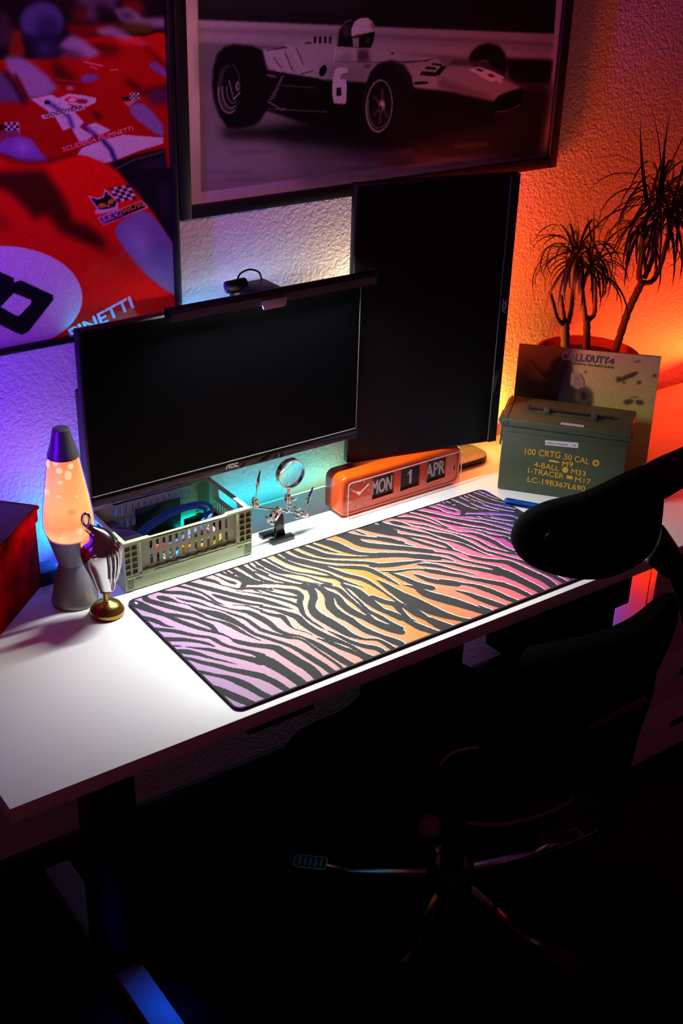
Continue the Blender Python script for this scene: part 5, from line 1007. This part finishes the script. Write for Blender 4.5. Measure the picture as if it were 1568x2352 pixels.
# ================================================================ POTTED PLANT
PX, PYc, PZ = 1.262, .493, .220
pp = thing('potted_plant', 'spiky dracaena with bare branching stems in a wide red terracotta pot', 'plant', (PX, PYc, 0))
TER = mat('terracotta', (176, 62, 34), .7, bump=(120, .15, .001))
MB().lathe([(.080, .0004), (.084, .004), (.112, .185), (.122, .190), (.124, .215), (.1225, PZ), (.117, PZ), (.115, .200), (.100, .190)], (PX, PYc), 64, cap=True).build('pot', TER, pp)
MB().lathe([(.0001, .203), (.05, .205), (.09, .203), (.1145, .199)], (PX, PYc), 40, cap=False).build('soil', mat('potting_soil', (40, 22, 16), .95, bump=(120, 1, .01), noise=(200, (80, 46, 30), .5)), pp)
rs = random.Random(5)
BARK = mat('grey_bark', (92, 74, 60), .8, bump=(90, .6, .003))
YP = .455
def pw(px, py, y=YP): return np.array(at(px, py, y=y))
def stem(P, r0, r1, y0, y1, nm='stem'):
    P = spline([(x, y) for x, y in P], 5); N = len(P); pts = [pw(p_[0], p_[1], y0+(y1-y0)*i/(N-1)) for i, p_ in enumerate(P)]
    rr_ = [(r0+(r1-r0)*i/(N-1))*(1+.10*math.sin(i*2.3)) for i in range(N)]; MB().tube(pts, rr_, 10).build(nm, BARK, pp); return pts[-1]
YT = .47
stem([(1298, 795), (1297, 760), (1298, 735)], .0105, .0100, YT, .46, 'trunk'); stem([(1290, 745), (1278, 730), (1270, 700), (1262, 672)], .006, .0045, .46, .45); stem([(1296, 740), (1291, 710), (1287, 678)], .0055, .0050, .46, .46)
a1 = stem([(1304, 742), (1311, 710), (1314, 660), (1318, 610), (1326, 575)], .006, .005, .46, .45)
stem([(1347, 800), (1347, 760), (1347, 728)], .0085, .0085, YT, .46, 'trunk'); stem([(1345, 735), (1340, 700), (1336, 665), (1328, 630), (1326, 600)], .0055, .0045, .46, .45); a2 = stem([(1352, 735), (1364, 720), (1366, 680), (1364, 640), (1356, 600)], .0055, .0045, .46, .465)
stem([(1412, 806), (1424, 770), (1440, 720), (1458, 680), (1474, 648)], .0095, .0090, YT, .47, 'trunk'); stem([(1472, 650), (1467, 630), (1472, 590), (1475, 545), (1478, 500)], .0070, .0055, .47, .46)
a3 = stem([(1478, 640), (1492, 610), (1504, 570), (1502, 535), (1508, 490), (1512, 440)], .0065, .0055, .47, .46); a4 = stem([(1476, 650), (1498, 645), (1516, 610), (1530, 560), (1544, 510), (1552, 470)], .0065, .0055, .47, .48)
stem([(1484, 622), (1478, 580), (1490, 555), (1500, 540)], .005, .0045, .47, .47)
# leaves: long thin straps that arch and hang, each an object
def leaf_mesh(nm, L_, el0, droop, w_):
    b = MB(); n = 11; x = z = 0; th = el0; vs = []
    for i in range(n+1):
        t = i/n; ww = w_*(.55+.9*t if t < .35 else .865*(1-((t-.35)/.65)**1.8)+.02); 
        vs += [(x, -ww, z+ww*.35), (x, 0, z), (x, ww, z+ww*.35)]
        th -= droop/n*(1+.8*t); x += L_/n*math.cos(th); z += L_/n*math.sin(th)
    fs = [(i*3+k, i*3+3+k, i*3+4+k, i*3+1+k) for i in range(n) for k in (0, 1)]
    b.add(vs, fs); me = bpy.data.meshes.new(nm); me.from_pydata(b.v, [], b.f); me.polygons.foreach_set('use_smooth', [True]*len(me.polygons)); me.materials.append(LEAF); return me
LEAF = mat('leaf_dark_green', (48, 50, 26), .45, spec=.4)
VAR = [leaf_mesh('leaf', L_, math.radians(e_), math.radians(d_), .0040) for L_, e_, d_ in ((.20, 85, 20), (.22, 72, 95), (.24, 62, 130), (.22, 50, 130), (.20, 35, 110), (.24, 20, 100), (.22, 5, 75), (.19, -15, 60), (.21, 55, 160))]
def crown(c, n, sc, seed, wts, tilt=0., up=0):
    r_ = random.Random(seed)
    for i in range(n):
        k = r_.choices(range(9), wts)[0]; az = (i*137.5+r_.uniform(-18, 18))*math.pi/180; s_ = sc*r_.uniform(.72, 1.12); L_ = (.20, .22, .24, .22, .20, .24, .22, .19, .21)[k]*s_
        reach = L_*(.25 if k == 0 else .75); yy = c[1]+math.sin(az)*reach
        if yy > .600: az = -az if c[1]-abs(math.sin(az))*reach > .2 else az
        if c[1]+math.sin(az)*reach > .604: s_ *= max(.3, (.600-c[1])/max(math.sin(az)*reach, 1e-3))
        o = bpy.data.objects.new('leaf', VAR[k]); C.objects.link(o)
        o.location = (c[0]+r_.uniform(-.004, .004), c[1]+r_.uniform(-.004, .004), c[2]-r_.uniform(0, .035)*sc); o.rotation_euler = (r_.uniform(-.12, .12), r_.uniform(-.12, .12)+0, az); o.scale = (s_, s_*r_.uniform(.8, 1.15)/max(s_, .5), s_)
        o.parent = pp; o.matrix_parent_inverse = base_matrix(pp).inverted()
crown(a1, 54, .80, 1, (1, 3, 4, 4, 4, 3, 2, 1, 4)); crown(a2, 40, .72, 2, (1, 2, 4, 4, 3, 3, 2, 2, 4))
crown(a3, 70, 1.12, 3, (3, 4, 4, 4, 3, 3, 2, 2, 4)); crown(a4, 56, 1.08, 4, (3, 4, 4, 4, 3, 3, 2, 2, 4)); crown(pw(1480, 520), 26, .85, 6, (1, 2, 4, 4, 3, 3, 3, 2, 4))
for x0, y0, x1, y1 in ((1486, 470, 1470, 265), (1520, 440, 1538, 258), (1545, 470, 1600, 300)):   # the upright spikes
    A = pw(x0, y0); B = pw(x1, y1); d = B-A; n = np.cross(d, (0, 1, 0)); n /= np.linalg.norm(n); vs = []; N = 8
    for i in range(N+1):
        t = i/N; ww = .0062*(1-t**1.6)+.0003; c_ = A+d*t+n*(.006*math.sin(t*3)); vs += [c_-n*ww, c_+np.array((0, -.002, 0)), c_+n*ww]
    fs = [(i*3+k, i*3+3+k, i*3+4+k, i*3+1+k) for i in range(N) for k in (0, 1)]; MB().add(vs, fs).build('leaf', LEAF, pp)
# ================================================================ OFFICE CHAIR
HX, HY = .541, .036
ch = thing('office_chair', 'black saddle seat office chair with headrest and polished foot plates', 'chair', (HX, HY, FLOORZ))
fh = np.array([math.sin(YAW), math.cos(YAW), 0]); rh = np.array([fh[1], -fh[0], 0]); H0 = np.array([HX, HY, 0])
def cp(px, py, dd=0.): return at(px, py, o=H0+fh*dd, n=fh)
FAB = mat('black_upholstery', (6, 6, 7), .95, spec=.0, bump=(600, .5, .002)); FABM = mat('black_mesh_cloth', (11, 11, 12), .8, spec=.15, bump=(450, .9, .003))
ALU = mat('dark_polished_aluminium', (96, 96, 100), .22, 1.); GB = mat('gloss_black', (10, 10, 11), .25, spec=.5)
def pad(name, P, dd, th, m_, curve=0., sub=1, tiltz=0.):
    """cushion with real depth: outline points on a vertical plane, domed front and back"""
    P = [q_ for q_ in spline(list(P)+[P[0]], 2)][:-1]; pts = []
    for x, y in P: pts.append(cp(x, y, dd))
    pts = np.array(pts); c_ = pts.mean(0); n = len(pts); vs = []; fs = []; lv = [(.30, .50), (.70, .47), (.90, .36), (.985, .18), (1., 0), (.985, -.18), (.90, -.36), (.70, -.47), (.30, -.50)]
    lat_ = (pts-c_)@rh; R_ = max(abs(lat_))
    for s_, t_ in lv:
        q_ = c_+(pts-c_)*s_; l_ = (q_-c_)@rh; q_ = q_-fh[None]*(th*t_)-fh[None]*(curve*(l_/R_)**2)[:, None]+fh[None]*(tiltz*(q_[:, 2]-c_[2]))[:, None]; vs += list(q_)
    for k in range(len(lv)-1): fs += [(k*n+i, k*n+(i+1) % n, (k+1)*n+(i+1) % n, (k+1)*n+i) for i in range(n)]
    fs += [tuple(range(n)), tuple(range((len(lv)-1)*n+n-1, (len(lv)-1)*n-1, -1))]
    return MB().add(vs, fs).build(name, m_, ch, subsurf=sub)
# seat: saddle outline, domed
def polar_pad(name, c_, prof, z0, th, m_, rot):
    n = 48; vs = []; fs = []; lv = [(.0, .5), (.45, .5), (.80, .42), (.95, .25), (1., 0), (.95, -.28), (.80, -.45), (.45, -.5), (0, -.5)]
    for s_, t_ in lv:
        for i in range(n):
            a_ = 2*math.pi*i/n; r_ = prof(a_)*max(s_, .02); x, y = r_*math.cos(a_), r_*math.sin(a_)
            z = z0+t_*th+(.045*(abs(y)/.2)**2*(-1) + .03*(x < 0)*(x/.2)**2 if t_ > -.6 else 0); X_ = x*math.cos(rot)-y*math.sin(rot); Y_ = x*math.sin(rot)+y*math.cos(rot); vs.append((c_[0]+X_, c_[1]+Y_, z))
    for k in range(len(lv)-1): fs += [(k*n+i, k*n+(i+1) % n, (k+1)*n+(i+1) % n, (k+1)*n+i) for i in range(n)]
    return MB().add(vs, fs).build(name, m_, ch, subsurf=1)
FW = math.radians(150)
seatp = lambda a_: .205*(1+.13*math.cos(3*(a_-math.pi)))*(1.0+.06*math.cos(a_))
SCn = H0-rh*.075+fh*.0
polar_pad('seat', SCn, seatp, -.355, .085, FAB, FW)
pad('seat_wing', [(648, 1698), (720, 1660), (800, 1632), (868, 1560), (905, 1580), (955, 1700), (980, 1850), (930, 1900), (880, 1912), (835, 1945), (790, 1950), (740, 1900), (700, 1830), (690, 1760)], -.02, .09, FAB, .02)
pad('seat_wing', [(872, 1562), (930, 1570), (1000, 1540), (1045, 1528), (1088, 1540), (1120, 1580), (1110, 1700), (1010, 1730), (950, 1690), (900, 1600)], .12, .07, FAB)
pad('backrest', [(1100, 1600), (1112, 1552), (1156, 1520), (1230, 1492), (1330, 1470), (1420, 1444), (1490, 1408), (1540, 1370), (1556, 1390), (1545, 1440), (1520, 1500), (1495, 1570), (1470, 1650), (1440, 1730), (1380, 1790), (1290, 1822), (1200, 1815), (1130, 1750), (1100, 1660)], -.07, .075, FAB, -.03)
pad('headrest', [(1172, 1250), (1186, 1212), (1216, 1182), (1262, 1158), (1330, 1140), (1400, 1108), (1455, 1084), (1520, 1070), (1530, 1130), (1526, 1200), (1515, 1250), (1486, 1288), (1440, 1310), (1380, 1327), (1300, 1324), (1230, 1308), (1190, 1286)], -.36, .055, FABM, -.02)
cc = cp(1268, 1237, -.39); MB().tube([cc, cc-fh*.004], .012, 20).build('headrest_button', mat('button_black', (24, 24, 25), .35), ch)
pad('headrest_arm', [(1440, 1092), (1500, 1058), (1568, 1030), (1660, 990), (1680, 1050), (1600, 1100), (1548, 1128), (1500, 1150)], -.35, .03, GB)
pad('headrest_post', [(1478, 1292), (1505, 1250), (1516, 1205), (1530, 1215), (1568, 1272), (1640, 1372), (1665, 1450), (1640, 1520), (1580, 1470), (1545, 1350), (1515, 1300)], -.28, .03, GB)
pad('back_frame', [(1380, 1470), (1545, 1350), (1560, 1390), (1548, 1450), (1512, 1510), (1500, 1590), (1460, 1700), (1432, 1830), (1415, 1880), (1370, 1850), (1390, 1700)], .0, .03, GB)
def ctube(name, P, dd, r_, m_, flat=1., n=12):
    P = spline(P, 5); return MB().tube([cp(x, y, dd) for x, y in P], r_, n, flat=flat).build(name, m_, ch)
ctube('back_bar', [(1428, 1800), (1422, 1850), (1395, 1895), (1350, 1922), (1290, 1948), (1225, 1975), (1180, 2005), (1150, 2045), (1130, 2090)], -.06, .0085, GB, .6)
ctube('seat_rim', [(1045, 1884), (1100, 1893), (1160, 1892), (1230, 1876), (1290, 1852), (1318, 1830)], -.155, .0040, mat('rim_gloss', (120, 118, 122), .25), 1)
ctube('seat_piping', [(1012, 1755), (1030, 1735), (1060, 1722), (1100, 1716)], -.17, .0024, mat('piping_grey', (170, 168, 158), .9), 1)
MB().hexa([cp(x, y, d_) for d_ in (-.115, -.105) for x, y in ((1343, 1668), (1350, 1680), (1494, 1614), (1480, 1598))]).build('tilt_lever', mat('lever_grey', (120, 90, 84), .4, .5), ch, bevel=.001)
MB().hexa([cp(x, y, d_) for d_ in (-.13, -.11) for x, y in ((1318, 1690), (1328, 1664), (1350, 1668), (1338, 1692))]).build('lever_clamp', ALU, ch, bevel=.002)
MB().ball(cp(1316, 1690, -.12), .007).build('lever_knob', GB, ch)
MB().ball(cp(986, 1898, -.19), .0225, 24, 16).build('height_knob', mat('knob_rubber', (130, 130, 132), .6, spec=.3), ch)
MB().tube([cp(995, 1890, -.17), cp(1010, 1880, -.15), cp(1040, 1905, -.10)], .006, 10).build('knob_rod', ALU, ch)
MB().tube([(HX, HY, -.66), (HX, HY, -.40)], .026, 24).build('gas_column', GB, ch)
MB().lathe([(.05, -.705), (.056, -.69), (.050, -.650), (.034, -.635)], (HX, HY), 32).build('hub', GB, ch)
MB().box(-.11, .11, -.05, .05, -.425, -.400).build('seat_mechanism', GB, ch, TR((HX, HY, 0), FW), bevel=.01)
bk = MB().hexa([cp(x, y, d_) for d_ in (-.02, .03) for x, y in ((1222, 1942), (1240, 1915), (1320, 1905), (1340, 1930))]); bk.build('seat_bracket', mat('bracket_grey', (110, 80, 70), .4, .3), ch, bevel=.002)
for k, a_ in enumerate((138.1, -151.1, -82., -10.2, 66.)):
    t = math.radians(a_); Tl = TR((HX, HY, 0), t); leg = thing_part('leg', ch)
    MB().hexa([(.040, -.018, -.700), (.22, -.0105, -.705), (.22, .0105, -.705), (.040, .018, -.700), (.040, -.013, -.668), (.22, -.0065, -.688), (.22, .0065, -.688), (.040, .013, -.668)]).build('leg_beam', ALU, leg, Tl, bevel=.002)
    MB().hexa([(.215, -.009, -.705), (.268, -.007, -.690), (.268, .007, -.690), (.215, .009, -.705), (.215, -.0065, -.689), (.268, -.006, -.678), (.268, .006, -.678), (.215, .0065, -.689)]).build('leg_neck', ALU, leg, Tl, bevel=.001)
    b = MB(); out = [(x+.301, y) for x, y in rrect(-.036, .036, -.019, .019, .008, 4)]; inn = [(x+.301, y) for x, y in rrect(-.0345, .0345, -.0175, .0175, .0065, 4)]
    MB().prism(out, -.692, -.6775).build('foot_plate', mat('plate_rubber', (18, 17, 19), .7), leg, Tl, bevel=.001)
    ring(out, inn, -.679, -.6765).build('plate_edge', ALU, leg, Tl)
    b = MB()
    for i in range(5): b.box(.277+i*.0115, .2785+i*.0115, -.012, .012, -.6775, -.6758)
    b.build('grip_rib', ALU, leg, Tl)
    for s_ in (-1, 1): MB().tube([(.295, s_*.006, -.7145), (.295, s_*.021, -.7145)], .0245, 20).build('caster_wheel', BLACKP, leg, Tl, bevel=.003)
    MB().tube([(.301, 0, -.70), (.301, 0, -.69)], .006, 10).build('caster_stem', ALU, leg, Tl)
# ================================================================ DRAWER CABINET + BOX UNDER DESK
dc = thing('drawer_cabinet', 'white drawer cabinet with black pull tabs standing under the desk end', 'cabinet', (1.30, .30, FLOORZ))
CW = mat('cabinet_white', (222, 214, 216), .5)
cxa, cxb = 1.155, 1.52
MB().box(cxa, cxb, .125, .56, -.725, -.05).build('carcass', CW, dc, bevel=.002)
for z0_, z1_ in ((-.722, -.560), (-.556, -.410), (-.406, -.250), (-.246, -.055)):
    d_ = thing_part('drawer', dc); MB().box(cxa+.002, cxb-.002, .108, .1245, z0_, z1_).build('drawer_front', CW, d_, bevel=.0015)
    MB().box(cxa+.15, cxa+.24, .102, .110, (z0_+z1_)/2-.008, (z0_+z1_)/2+.008).build('pull_tab', BLACKP, d_, bevel=.002)
MB().box(cxa+.02, cxb-.02, .14, .55, FLOORZ+.0005, -.725).build('plinth', BLACKP, dc)
pc = thing('computer_tower', 'black computer tower with round fan grille under the desk', 'computer', (.77, .42, FLOORZ))
MB().box(.70, .845, .38, .59, FLOORZ+.012, -.29).build('case', mat('tower_black', (11, 11, 12), .4), pc, bevel=.004)
for x in (.72, .825):
    for y in (.40, .57): MB().lathe([(.012, FLOORZ+.0005), (.012, FLOORZ+.012)], (x, y), 14).build('rubber_foot', BLACKP, pc)
MB().tube([(.7725, .377, -.42), (.7725, .381, -.42)], .06, 40).build('fan_grille', mat('grille_dark', (24, 24, 26), .4), pc)
ut = thing('cable_tray', 'black cable tray mounted under the desk top behind the chair back', 'tray', (.80, .10, -.105))
TB = mat('tray_black', (11, 11, 12), .5)
MB().box(.655, .935, -.004, .195, -.105, -.029).build('tray_shell', TB, ut, bevel=.004)
MB().box(.725, .950, .04, .190, -.235, -.1055).build('mask_box', TB, ut, bevel=.004)  # added black block covering the lit cabinet side behind it
